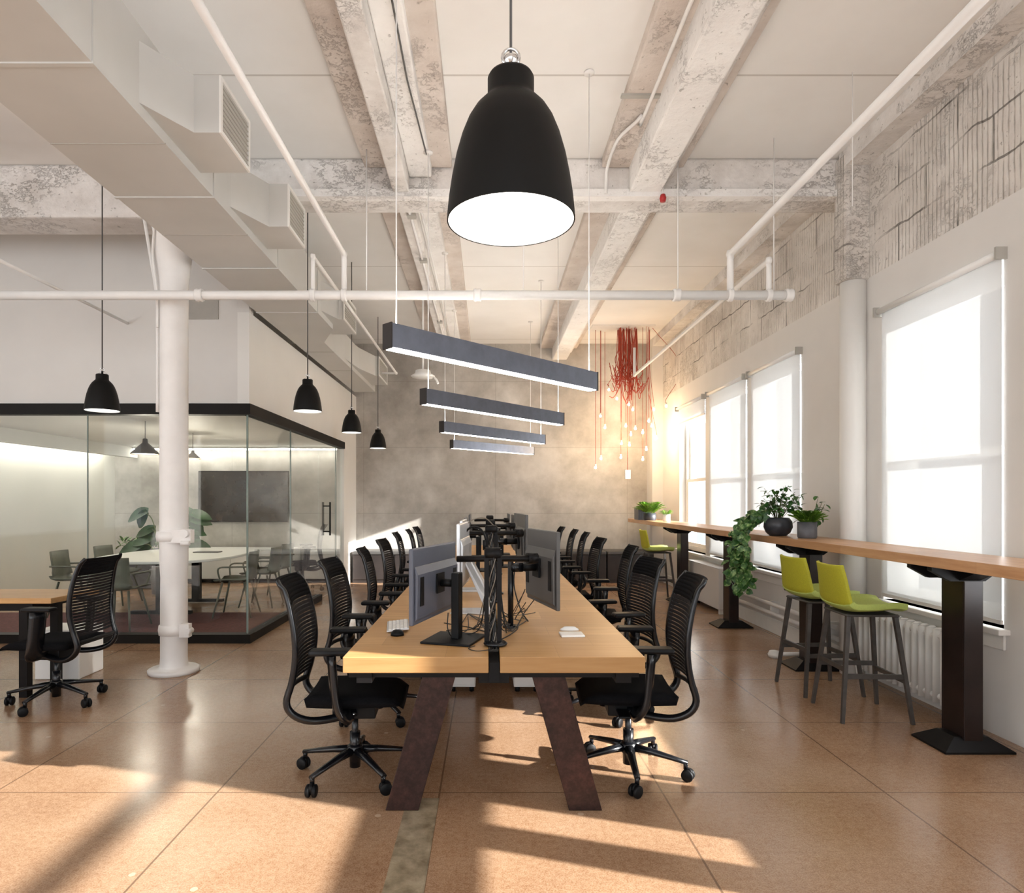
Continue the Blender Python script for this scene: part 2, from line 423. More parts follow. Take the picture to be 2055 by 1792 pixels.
# longitudinal ceiling ribs (near bay, far bay)
k = 6
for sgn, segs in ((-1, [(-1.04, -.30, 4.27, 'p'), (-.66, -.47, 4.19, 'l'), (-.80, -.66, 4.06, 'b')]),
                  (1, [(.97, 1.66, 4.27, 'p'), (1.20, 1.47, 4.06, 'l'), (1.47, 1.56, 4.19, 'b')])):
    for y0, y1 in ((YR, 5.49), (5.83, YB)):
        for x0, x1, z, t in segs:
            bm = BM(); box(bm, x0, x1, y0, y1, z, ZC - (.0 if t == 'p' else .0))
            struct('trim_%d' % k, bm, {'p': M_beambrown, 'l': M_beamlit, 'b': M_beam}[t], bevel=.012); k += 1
# ---------------- meeting room shell
bm = BM(); box(bm, XL, XS-.12, YF, YF+.12, 2.43, ZC); box(bm, XS-.12, XS-.001, YF+.001, YF+.12, 3.376, ZC); struct('wall_front', bm, M_plaster)
bm = BM(); box(bm, XS-.12, XS, YF, YB, 2.43, 3.375); box(bm, XS-.12, XS, 10.97, YB, 0, 2.43); struct('wall_side', bm, M_plasterw)
bm = BM(); box(bm, XL, XL+.3, YF+.12, YB, 0, 2.6); struct('wall_meeting_left', bm, M_meet)
bm = BM(); box(bm, XL+.3, XS-.12, YF+.12, YB, 2.43, 2.5); struct('ceiling_meeting', bm, M_plasterw)
bm = BM(); box(bm, XL, XS+.02, YF-.03, YF+.09, 2.33, 2.44); struct('trim_%d' % k, bm, M_trim, 'dark header over glass front'); k += 1
bm = BM(); box(bm, XS-.08, XS+.02, YF+.09, 10.97, 2.33, 2.44); struct('trim_%d' % k, bm, M_trim); k += 1
bm = BM(); box(bm, XL, XS+.02, YF-.03, YF+.09, 0, .09); struct('trim_%d' % k, bm, M_trim, 'dark curb under glass front'); k += 1
bm = BM(); box(bm, XS-.08, XS+.02, YF+.09, 9.46, 0, .085); box(bm, XS-.08, XS+.02, 10.52, 10.97, 0, .085); struct('trim_%d' % k, bm, M_trim); k += 1
bm = BM(); box(bm, XL+.3, XS-.09, YF+.1, 8.35, .001, .012); tag(mesh_obj('carpet', bm, M_carpet), 'maroon carpet on the meeting room floor', 'carpet')
# cove valance and light strips
bm = BM()
x1 = XL+.75
box(bm, XL+.62, x1, YF+.2, YB-.05, 2.24, 2.43)
struct('trim_%d' % k, bm, M_meet); k += 1
c = thing('cove_light', 'long bright cove light along the meeting room left wall', 'light', (XL+.45, 9.2, 2.38))
bm = BM(); box(bm, -.06, .06, -2.4, 2.4, 0, .02); mesh_obj('light_strip', bm, M_cove, c)
bm = BM(); box(bm, -.09, .09, -2.42, 2.42, .02, .05); mesh_obj('housing', bm, M_white, c)
c = thing('cove_light', 'bright light strip along the top of the meeting room back wall', 'light', (-4.6, 11.85, 2.36))
bm = BM(); box(bm, -2.0, 2.05, -.05, .05, .02, .04); mesh_obj('light_strip', bm, M_cove, c)
bm = BM(); box(bm, -2.02, 2.07, -.08, .08, .04, .07); mesh_obj('housing', bm, M_white, c)

# glass partitions
def pane(name, label, x0, x1, y0, y1, grp='glass partition panels'):
    bm = BM(); box(bm, x0, x1, y0, y1, .09, 2.33)
    o = tag(mesh_obj(name, bm, M_pglass), label, 'glass panel', grp)
    bm = BM(); cx, cy = o.location.x, o.location.y
    if x1-x0 > y1-y0: box(bm, x1-cx-.006, x1-cx, y0-cy-.002, y1-cy+.002, 0, 2.24)
    else: box(bm, x0-cx-.002, x1-cx+.002, y0-cy, y0-cy+.010, 0, 2.24)
    mesh_obj('edge_seal', bm, M_seal, o); return o
for x0, x1, lb in ((-6.9, -5.63, 'large clear glass partition panel at far left of meeting room front'),
                   (-5.62, -4.09, 'clear glass partition panel behind left pendant lamp'),
                   (-4.08, -2.45, 'clear glass partition panel behind white column')):
    pane('glass_panel', lb, x0, x1, YF+.02, YF+.032)
for y0, y1, lb in ((YF+.04, 8.1, 'side glass panel nearest the meeting room corner'), (8.11, 9.46, 'side glass panel before the glass door'),
                   (10.53, 10.96, 'narrow side glass panel between door and white pier')):
    pane('glass_panel', lb, XS-.042, XS-.03, y0, y1)
d = thing('door_1', 'frameless glass door of meeting room with black pull handle', None, (XS-.036, 10, 0), kind='structure')
bm = BM(); box(bm, -.006, .006, -.53, .52, .012, 2.33); mesh_obj('door_panel', bm, M_pglass, d)
for s in (-1, 1):
    bm = BM(); cyl(bm, (s*.055, -.07, .92), (s*.055, -.07, 1.43), .013, 12)
    for z in (.98, 1.37): cyl(bm, (0, -.07, z), (s*.055, -.07, z), .01, 10)
    mesh_obj('handle', bm, M_black, d)

# ---------------- windows of the right wall
def window(i, y0, y1):
    w = thing('window_%d' % i, None, None, (XR, (y0+y1)/2, 0), kind='structure'); hw = (y1-y0)/2
    bm = BM()
    for z0, z1 in ((ZB, ZB+.07), (ZT-.07, ZT)): box(bm, .10, .2, -hw, hw, z0, z1)
    for a, b in ((-hw, -hw+.06), (hw-.06, hw)): box(bm, .10, .2, a, b, ZB+.07, ZT-.07)
    mesh_obj('window_frame', bm, M_white, w, bevel=.005)
    for z0, z1, xo, nm in ((ZB+.07, 1.80, .11, 'sash'), (1.75, ZT-.07, .15, 'sash')):
        bm = BM(); a, b = -hw+.06, hw-.06; t = .05
        box(bm, xo, xo+.035, a, b, z0, z0+t); box(bm, xo, xo+.035, a, b, z1-t, z1)
        box(bm, xo, xo+.035, a, a+t, z0+t, z1-t); box(bm, xo, xo+.035, b-t, b, z0+t, z1-t)
        s = mesh_obj(nm, bm, M_white, w, bevel=.004)
        bm = BM(); box(bm, xo+.015, xo+.02, a+t, b-t, z0+t, z1-t); mesh_obj('glass_pane', bm, M_glass, s)
    if i == 6:
        bm = BM(); box(bm, .09, .22, .31, .48, ZB+.07, 1.2); box(bm, .09, .22, .46, .57, 1.2, ZT-.07); mesh_obj('sun_blocker', bm, M_white, w)  # unseen bars added to cut the sun into floor streaks
        bm = BM(); box(bm, .085, .225, .57, .76, 1.2, ZT-.07); mesh_obj('sun_blocker_panel', bm, M_white, w)  # unseen board added to block sun above the streak gap
    bm = BM(); box(bm, -.07, .1, -hw-.05, hw+.05, ZB-.035, ZB); mesh_obj('sill', bm, M_white, w, bevel=.006)
    bm = BM(); box(bm, -.018, -.001, -hw-.02, hw+.02, ZB-.13, ZB-.036); mesh_obj('apron', bm, M_white, w, bevel=.004)
    return w
blind_lb = {1: 'white roller blind rolled up at the farthest window', 2: 'lowered sheer roller blind, middle of the three far windows',
            3: 'lowered sheer roller blind on window behind the trailing plant', 4: 'lowered sheer roller blind on the large near window'}
def blind(i, y0, y1, zb, lb):
    b = thing('roller_blind', lb, 'roller blind', (XR, (y0+y1)/2, 0), group='roller blinds on the right wall'); hw = (y1-y0)/2 + .02
    bm = BM(); cyl(bm, (-.035, -hw, 2.955), (-.035, hw, 2.955), .024, 16); mesh_obj('roller_tube', bm, M_table, b)
    for s in (-1, 1):
        bm = BM(); box(bm, -.07, 0, s*hw-.008, s*hw+.008, 2.915, 2.99); mesh_obj('bracket', bm, M_vent, b)
    bm = BM(); box(bm, -.014, -.0125, -hw+.02, hw-.02, zb, 2.95); mesh_obj('fabric', bm, M_blind, b)
    bm = BM(); box(bm, -.02, -.006, -hw+.02, hw-.02, zb-.025, zb); mesh_obj('hem_bar', bm, M_white, b)
for i, (a, b) in enumerate(WIN):
    window(i+1, a, b)
for i in (1, 2, 3, 4): blind(i, *WIN[i-1], {1: 2.72}.get(i, ZB+.05), blind_lb[i])
blind(5, *WIN[4], 1.2, 'partly lowered sheer roller blind right of the large near window')

# baseboards and wall pipes right wall
bm = BM(); box(bm, XR-.025, XR, 5.3, 11.6, 0, .16); struct('baseboard_right', bm, M_white, bevel=.006)
p = thing('heating_pipe', 'white painted heating pipes running low along the right wall', 'pipe', (XR-.09, 7, 0))
for z in (.24, .34):
    bm = BM(); cyl(bm, (0, -1.35, z), (0, 1.25, z), .022, 12); mesh_obj('pipe_run', bm, M_pipe, p)
for y in (-1.2, 0, 1.1):
    bm = BM(); box(bm, 0, .088, y-.015, y+.015, .21, .37); mesh_obj('bracket', bm, M_pipe, p)
bm = BM(); box(bm, 3.08, XR, 6.62, 6.74, .52, .68); tag(mesh_obj('junction_box', bm, M_greypl, bevel=.01), 'small grey thermostat box on wall under window', 'box')

# ---------------- columns
def column(loc, label, zt, right=False):
    c = thing('column', label, 'column', loc)
    bm = BM()
    if not right:
        lathe(bm, [(.0, 0), (.20, 0), (.205, .03), (.19, .038), (.122, .042), (.112, .06), (.107, .12), (.107, .6), (.105, .8), (.113, .95), (.112, 2.95), (.116, 3.3), (.16, 3.7), (.2, 3.88), (.2, zt), (0, zt)], seg=40)
        mesh_obj('shaft', bm, M_colm, c)
        for z, rr in ((1.15, .135), (.36, .118)):
            bm = BM(); lathe(bm, [(.10, z-.045), (rr, z-.04), (rr+.006, z), (rr, z+.04), (.10, z+.045)], seg=32)
            if z > 1: box(bm, -.01, .2, -.13, -.06, z-.05, z+.06); cyl(bm, (.16, -.17, z+.03), (.16, -.05, z+.03), .035, 10); cyl(bm, (.13, -.15, z-.05), (.20, -.15, z-.05), .02, 8)
            else: box(bm, .09, .17, -.10, -.04, z-.05, z+.06); cyl(bm, (.16, -.12, z+.0), (.16, -.03, z), .025, 10)
            mesh_obj('pipe_clamp', bm, M_colm, c)
        bm = BM(); tube(bm, catmull([(-.125, -.03, 2.2), (-.125, -.03, 2.9), (-.135, -.03, 3.2), (-.19, -.03, 3.55), (-.24, -.03, 3.85)]), .014, 8)
        tube(bm, catmull([(-.10, -.08, 2.9), (-.10, -.09, 3.2), (-.13, -.1, 3.5), (-.09, -.16, 3.75), (-.15, -.2, 3.9)]), .010, 8)
        mesh_obj('conduit', bm, M_pipe, c)
    else:
        lathe(bm, [(.0, 0), (.10, 0), (.10, 3.28), (0, 3.28)], seg=32); mesh_obj('shaft', bm, M_plasterw, c)
        bm = BM(); box(bm, -.115, .12, -.10, .10, 3.28, zt); mesh_obj('rough_upper_shaft', bm, M_brick, c, bevel=.03)
    return c
column((-2.66, 5.50, 0), 'round white painted iron column standing by the glass room', 3.95)
column((3.07, 5.44, 0), 'slim engaged column on the right wall, rough above white', 4.34, True)

# ---------------- duct
d = thing('air_duct', 'long grey painted rectangular ceiling duct with side outlets', 'duct', (0, 0, 0))
bm = BM(); box(bm, -2.36, -1.74, YR, 7.3, 3.38, 3.83)
prism(bm, [(-2.36, 7.3), (-1.74, 7.3), (-1.99, 7.9), (-2.36, 7.9)], 'z', 3.38, 3.83); box(bm, -2.36, -1.99, 7.9, 11.5, 3.38, 3.8)
mesh_obj('duct_body', bm, M_duct, d)
for y in (1.6, 2.86, 4.12, 5.38, 6.64):
    bm = BM(); t = .007
    box(bm, -2.36-t, -1.74+t, y-.012, y+.012, 3.38-t, 3.38); box(bm, -1.74, -1.74+t, y-.012, y+.012, 3.38, 3.83); mesh_obj('flange', bm, M_duct, d)
for y in (3.5, 4.7, 6.0, 8.4, 9.6):
    bm = BM(); xr = -1.74 if y < 7.3 else -1.99
    box(bm, -2.36, xr+.002, y-.003, y+.003, 3.377, 3.383); mesh_obj('seam', bm, M_vent, d)
for ys_, y0, y1, xo, xd in ((3.22, 3.50, 3.93, -1.45, -1.74), (4.36, 4.70, 5.12, -1.45, -1.74), (6.25, 7.1, 7.75, -1.58, -1.8), (8.95, 10.3, 11.15, -1.73, -1.99)):
    bm = BM(); xm = (xo+xd)/2 + .01
    if xo > -1.5: poly = [(xd-.01, ys_), (xm, y0), (xo, y0), (xo, y1), (xd-.01, y1)]
    else: poly = [(xd-.01, ys_), (xd+.06, (ys_+y0)/2 + .1), (xo-.05, y0), (xo, y0+.02), (xo, y1), (xd-.06, y1)]
    prism(bm, poly, 'z', 3.44, 3.75); t_ = mesh_obj('outlet', bm, M_duct, d)
    bm = BM(); f = .022
    for a in ((xo, xo+.012, y0, y1, 3.44, 3.44+f), (xo, xo+.012, y0, y1, 3.75-f, 3.75), (xo, xo+.012, y0, y0+f, 3.44+f, 3.75-f), (xo, xo+.012, y1-f, y1, 3.44+f, 3.75-f)): box(bm, *a)
    mesh_obj('outlet_flange', bm, M_white, t_)
    bm = BM(); box(bm, xo, xo+.003, y0+f, y1-f, 3.44+f, 3.75-f)
    m = 9
    for q in range(m):
        z = 3.47 + q*(.26/m); box(bm, xo+.003, xo+.009, y0+f, y1-f, z, z+.006)
    mesh_obj('grille', bm, M_vent, t_)
bm = BM(); box(bm, -3.09, -2.74, YF-.012, YF, 3.30, 3.51); tag(mesh_obj('wall_vent', bm, M_vent, bevel=.004), 'flat grey vent panel high on the wall beside the column', 'vent')

# ---------------- sprinkler pipes
ZP = 3.10; YP = 5.2
p = thing('sprinkler_pipe', 'thick white sprinkler main crossing the whole room', 'pipe', (0, YP, 0))
bm = BM(); cyl(bm, (-4.6, 0, ZP), (2.42, 0, ZP), .037, 20); mesh_obj('pipe_run', bm, M_pipe, p)
for x in (-2.31, -.08, 1.52, 2.42, 1.95, 2.26, -1.15, -1.4):
    bm = BM(); w = .03 if x in (-2.31, -.08, 1.52, 2.42) else .02
    lathe(bm, [(.0, -w), (.047, -w), (.052, -w*.5), (.047, 0), (.052, w*.5), (.047, w), (0, w)], seg=20, M=Matrix.Translation((x, 0, ZP)) @ Matrix.Rotation(R(90), 4, 'Y'))
    mesh_obj('coupling', bm, M_pipe, p)
for x in (-4.0, -.08+.37, 1.53, 2.3, -.97):
    bm = BM(); cyl(bm, (x, 0, ZP), (x, 0, 4.36 if x not in (2.3,) else 4.36), .005, 6); mesh_obj('hanger_rod', bm, M_pipe, p)
def branch(label, pts, r=.026):
    b = thing('branch_pipe', label, 'pipe', pts[0]); o = Vector(pts[0])
    P = [Vector(q) - o for q in pts]
    bm = BM(); out = [P[0]]
    for i in range(1, len(P)-1):
        a = (P[i-1]-P[i]).normalized()*.05; c2 = (P[i+1]-P[i]).normalized()*.05
        out += [P[i]+a, P[i]+(a+c2)*.22, P[i]+c2]
    out.append(P[-1]); tube(bm, out, r, 14); mesh_obj('pipe_run', bm, M_pipe, b)
    for q in P[1:-1]:
        bm = BM(); lathe(bm, [(0, -r*1.3), (r*1.0, -r*1.1), (r*1.28, 0), (r*1.0, r*1.1), (0, r*1.3)], c=tuple(q), seg=14); mesh_obj('elbow', bm, M_pipe, b)
    return b
branch('white branch pipe rising from main toward camera on the right', [(1.95, YP, ZP+.03), (1.95, YP, 3.43), (1.95, YR, 3.43)])
branch('white branch pipe running to the red cord lamp along right wall', [(2.26, YP, ZP+.03), (2.26, YP, 3.38), (2.26, 9.95, 3.38), (2.26, 9.95, 3.8)], .021)
branch('white branch pipe beside the grey duct toward the camera', [(-1.15, YP, ZP+.03), (-1.15, YP, 3.43), (-1.15, YR, 3.43)], .021)
branch('white branch pipe running to the concrete wall beside the duct', [(-1.4, YP, ZP+.03), (-1.4, YP, 3.41), (-1.4, 9.95, 3.41), (-1.62, 9.95, 3.41)], .017)
branch('thin white pipe over the left side ending at the beige wall', [(-3.67, YP-.6, 3.26), (-3.67, YF, 3.26)], .014)
for x, y, z0, lb in ((2.9, 4.4, 3.3, ''), ):
    pass
bm = BM(); cyl(bm, (2.48, 4.4, 3.45), (2.48, 4.4, ZC), .004, 6); tag(mesh_obj('hanger_rod', bm, M_pipe), 'thin white rod hanging from ceiling near the right wall', 'rod')

# electrical conduit on right rib and left rib, alarm
c = thing('conduit', 'thin pinkish conduit bending down the right ceiling beam', 'conduit', (1.14, 4, 4.2)); bm = BM()
tube(bm, catmull([(0, -5, .045), (0, .3, .045), (-.02, .7, .045), (-.13, 1.0, .04), (-.14, 1.38, .03), (-.14, 1.45, -.05), (-.14, 1.46, -.16)], 5), .013, 10); mesh_obj('conduit_tube', bm, M_pipe, c)
bm = BM(); box(bm, -.21, .06, .48, .52, .055, .07); mesh_obj('strap', bm, M_vent, c)
c = thing('conduit', 'thin black conduit along the left ceiling beam', 'conduit', (-.52, 3, 4.18)); bm = BM()
tube(bm, [(0, -5, .0), (0, 1.2, .0), (.04, 2.1, .0)], .006, 8); mesh_obj('conduit_tube', bm, M_greypl, c)
c = thing('conduit', 'pair of white conduits on far left ceiling beam', 'conduit', (-.72, 8.5, 4.05)); bm = BM()
tube(bm, [(.02, -2.9, .0), (.02, 3.3, .0)], .014, 8); tube(bm, [(.10, -2.9, .12), (.10, 3.3, .12)], .012, 8); mesh_obj('conduit_tube', bm, M_pipe, c)
for y in (-2.6, -1.5, -.4, .9, 2.1):
    bm = BM(); box(bm, -.01, .07, y-.04, y+.04, -.02, .01); mesh_obj('clamp', bm, M_vent, c)
al = thing('fire_alarm', 'small red alarm on lower edge of the concrete girder', 'alarm', (1.48, 5.46, 4.0)); bm = BM()
lathe(bm, [(0, -.03), (.022, -.03), (.028, 0), (.02, .03), (0, .035)], seg=16); mesh_obj('housing', bm, M_red, al)
bm = BM(); cyl(bm, (0, 0, .03), (0, .0, .30), .005, 6); mesh_obj('wire', bm, M_pipe, al)
# white sensor hanging
w = thing('hanging_speaker', 'white disc shaped device hanging on rod behind the first bar light', 'ceiling device', (-.80, 8.05, 3.0)); bm = BM()
lathe(bm, [(0, -.02), (.13, -.02), (.15, 0), (.10, .03), (.09, .07), (.03, .08), (0, .08)], seg=28); mesh_obj('body', bm, M_white, w)
bm = BM(); cyl(bm, (0, 0, .08), (0, 0, 1.28), .012, 8); mesh_obj('rod', bm, M_pipe, w)
bm = BM(); tube(bm, [(.12, 0, 0), (.17, -.02, -.05), (.19, -.03, -.1)], .014, 8); mesh_obj('nozzle', bm, M_white, w)

# ================================================================== LAMPS
def pendant(loc, r, label, cord_top, grp=True):
    t = thing('pendant_lamp', label, 'pendant lamp', loc, group='bell shaped black pendant lamps'); s = r/.19
    prof = [(.19, 0), (.189, .02), (.184, .07), (.175, .13), (.163, .19), (.146, .25), (.128, .295), (.108, .328), (.086, .352), (.073, .364), (.069, .375), (.069, .425), (.064, .434), (0, .437)]
    inner = [(0, .33), (.10, .32), (.14, .245), (.165, .16), (.178, .09), (.1865, 0)]
    bm = BM(); lathe(bm, [(a*s, b*s) for a, b in prof], seg=64)
    lathe(bm, [(.19*s, 0), (.1865*s, 0)], seg=64)
    mesh_obj('shade', bm, M_gun, t)
    bm = BM(); lathe(bm, [(a*s, b*s+.001) for a, b in inner], seg=48); mesh_obj('inner_reflector', bm, M_white, t)
    bm = BM(); lathe(bm, [(0, .012*s), (.183*s, .012*s), (.183*s, .016*s), (0, .016*s)], seg=48); mesh_obj('diffuser', bm, M_diff, t)
    bm = BM(); lathe(bm, [(0, .437*s), (.012*s, .437*s), (.012*s, .47*s), (.02*s, .475*s), (.02*s, .49*s), (.006*s, .5*s)], seg=16)
    tube(bm, [(.025*s*math.cos(a), 0, .49*s+.025*s*math.sin(a)) for a in [2*PI*q/16 for q in range(16)]], .005*s, 8, closed=True)
    for sg in (-1, 1): cyl(bm, (sg*.06*s, 0, .435*s), (sg*.012*s, 0, .47*s), .0022*s, 6)
    mesh_obj('hook', bm, M_chrome, t)
    bm = BM(); cyl(bm, (0, 0, .5*s), (0, 0, cord_top-loc[2]), .004 if r > .15 else .0055, 8); mesh_obj('cord', bm, M_greypl, t)
    return t
pendant((.07, 1.93, 2.281), .19, 'large black bell pendant lamp hanging in the foreground over desk', ZC)
pendant((-3.21, 5.40, 2.20), .133, 'black pendant lamp hanging in front of the meeting room glass at far left', ZC)
pendant((-1.67, 6.02, 2.28), .130, 'black pendant lamp nearest the glass corner, in the row of three', ZC)
pendant((-1.655, 7.9, 2.28), .120, 'middle black pendant lamp in the row beside the meeting room', ZC)
pendant((-1.73, 10.25, 2.28), .130, 'farthest black pendant lamp in front of the concrete wall', ZC)
BARL = ['slate grey linear bar light nearest the camera over the desk', 'second slate grey linear bar light from camera', 'third slate grey linear bar light from camera', 'farthest and smallest looking slate grey linear bar light']
def bar_light(x0, y0, x1, y1, label):
    z0 = 2.20; dx, dy = x1-x0, y1-y0; L = math.hypot(dx, dy); a = math.atan2(dy, dx)
    t = thing('linear_light', label, 'bar light', ((x0+x1)/2, (y0+y1)/2, z0), a, 'linear bar lights over the desk')
    h = L/2; bm = BM(); box(bm, -h, h, -.034, .034, .006, .125); mesh_obj('housing', bm, M_alu, t, bevel=.002)
    for s in (-1, 1):
        bm = BM(); box(bm, min(s*h, s*(h+.008)), max(s*h, s*(h+.008)), -.036, .036, .0, .127); mesh_obj('end_cap', bm, M_alue, t)
    bm = BM(); box(bm, -h+.01, h-.01, -.030, .030, 0, .0058); mesh_obj('diffuser', bm, M_bar, t)
    bm = BM(); box(bm, -h+.01, h-.01, -.026, .026, .1252, .1255); mesh_obj('fill_uplight', bm, M_barup, t)  # hidden glowing strip added to brighten the ceiling
    for s in (-1, 1):
        bm = BM(); cyl(bm, (s*(h-.05), 0, .125), (s*(h-.05), 0, (4.189 if s < 0 else ZC-.003)-z0), .0035, 6); lathe(bm, [(0, -.012), (.035, -.012), (.035, 0), (0, 0)], c=(s*(h-.05), 0, (4.189 if s < 0 else ZC-.003)-z0), seg=18); mesh_obj('suspension_cable', bm, M_pipe, t)
bar_light(-.49, 3.2, .725, 4.43, BARL[0]); bar_light(-.497, 5.05, .735, 6.46, BARL[1])
bar_light(-.50, 7.12, .74, 8.6, BARL[2]); bar_light(-.51, 9.29, .735, 10.55, BARL[3])

# red cord cluster lamp
random.seed(5)
t = thing('cord_cluster_lamp', 'cluster lamp of red hanging cords with many small glowing bulbs', 'chandelier', (2.36, 10.9, ZC))
bm = BM(); box(bm, -.62, .42, -.2, .2, -.012, 0); mesh_obj('ceiling_plate', bm, M_pipe, t)
def PX(px, py, D): return ((px-978)*D/1300, D, 1.45+(1005-py)*D/1300)
bulbs = [(1195, 938), (1206, 920), (1246, 918), (1290, 922), (1263, 893), (1247, 890), (1297, 902), (1266, 872), (1214, 858), (1308, 855), (1317, 880), (1275, 860), (1222, 782), (1238, 800), (1312, 822), (1270, 822), (1262, 812), (1290, 868), (1337, 815), (1256, 855), (1205, 835), (1302, 845)]
for i, (bx, by) in enumerate(bulbs):
    D = 10.9 + random.uniform(-.18, .2)
    q = Vector(PX(bx, by, D)) - Vector((2.36, 10.9, ZC))
    cx = max(-.58, min(.38, q.x)) if i not in (12, 13, 18) else q.x + .25
    bm = BM()
    tube(bm, catmull([(max(-.6, min(.4, cx)), q.y, -.02), (cx, q.y, q.z*.5), (q.x, q.y, q.z+.12), (q.x, q.y, q.z+.05)], 5), .004, 6)
    co = mesh_obj('cord', bm, M_redcord, t)
    bm = BM(); cyl(bm, (q.x, q.y, q.z+.015), (q.x, q.y, q.z+.055), .014, 10); mesh_obj('socket', bm, M_white, co)
    bm = BM(); lathe(bm, [(0, -.022), (.014, -.016), (.02, 0), (.014, .014), (0, .016)], c=tuple(q), seg=12); mesh_obj('bulb', bm, M_bulb, co)
for i in range(50):
    x0 = random.uniform(-.16, .16); y0 = random.uniform(-.12, .12); zz = random.uniform(-1.0, -.55)
    x1 = x0 + random.uniform(-.22, .25); bm = BM()
    tube(bm, catmull([(x0, y0, -.02), (x0+random.uniform(-.02, .02), y0, zz*.6), (x0+random.uniform(-.05, .05), y0, zz), ((x0+x1)/2, y0, zz-random.uniform(.15, .3)), (x1, y0, zz+random.uniform(-.2, .1))], 5), .0055, 6)
    mesh_obj('cord', bm, M_redcord, t)
bm = BM(); box(bm, -.045, .045, -.03, .03, -2.60+.06, -2.45+.06); mesh_obj('junction_box', bm, M_white, t)
bm = BM(); cyl(bm, (0, 0, -2.40), (0, 0, -.02), .004, 6); mesh_obj('cord', bm, M_redcord, t)
for x, y, z in ((2.15, 11.1, 2.75), (2.65, 11.0, 2.6), (2.3, 10.8, 2.35)):
    lamp('bulb_glow', 'POINT', (x, y, z), (0, 0, 0), 15, (1, .70, .42), .06)

# ================================================================== MAIN DESK
XD0, XD1, XG0, XG1, YD0, YD1, ZD = -.657, .717, .005, .058, 2.94, 10.4, .74
t = thing('bench_desk', 'long double workbench desk with two thick oak tops and rusty steel legs', 'desk', (0, YD0, 0))
for x0, x1 in ((XD0, XG0), (XG1, XD1)):
    bm = BM(); box(bm, x0, x1, 0, YD1-YD0, ZD-.072, ZD); mesh_obj('worktop', bm, M_wood, t, bevel=.003)
bm = BM()
for x0, x1 in ((-.60, -.53), (.59, .66), (-.04, .10)): box(bm, x0, x1, .03, YD1-YD0-.05, ZD-.125, ZD-.0725)
for y in (.05, 2.4, 4.8, 7.0): box(bm, -.64, .70, y, y+.06, ZD-.105, ZD-.0725)
mesh_obj('under_frame', bm, M_bsteel, t)
bm = BM(); box(bm, XG0+.003, XG1-.003, .02, YD1-YD0-.1, ZD-.12, ZD-.03); mesh_obj('cable_channel', bm, M_black, t)
for y in (.09, 2.4, 4.8, 7.1):
    for s in (-1, 1):
        cx = .03; top = .255; bot = .43; w = .155
        bm = BM(); poly = [(cx+s*(top-w/2), ZD-.106), (cx+s*(top+w/2), ZD-.106), (cx+s*(bot+w/2), .0), (cx+s*(bot-w/2), 0)]
        prism(bm, poly, 'y', y, y+.05); mesh_obj('leg', bm, M_rust, t, bevel=.003)

# white pedestals beneath desk
def pedestal(loc, label, sx=.20, sy=.5, h=.52):
    t = thing('pedestal_cabinet', label, 'drawer cabinet', loc, group='white drawer cabinets under the long desk')
    bm = BM(); box(bm, -sx/2, sx/2, -sy/2, sy/2, .04, h); mesh_obj('body', bm, M_table, t, bevel=.006)
    for k2 in range(3):
        z0 = .06 + k2*(h-.08)/3
        bm = BM(); box(bm, -sx/2+.008, sx/2-.008, -sy/2-.012, -sy/2, z0, z0+(h-.08)/3-.008); dr = mesh_obj('drawer_front', bm, M_table, t, bevel=.003)
    for a in (-1, 1):
        for b in (-1, 1):
            bm = BM(); cyl(bm, (a*(sx/2-.03), b*(sy/2-.04), 0), (a*(sx/2-.03), b*(sy/2-.04), .04), .018, 10); mesh_obj('foot', bm, M_black, t)
pedestal((-.19, 5.15, 0), 'white drawer cabinet under the left half of the long desk')
pedestal((.30, 5.15, 0), 'white drawer cabinet under the right half of the long desk')

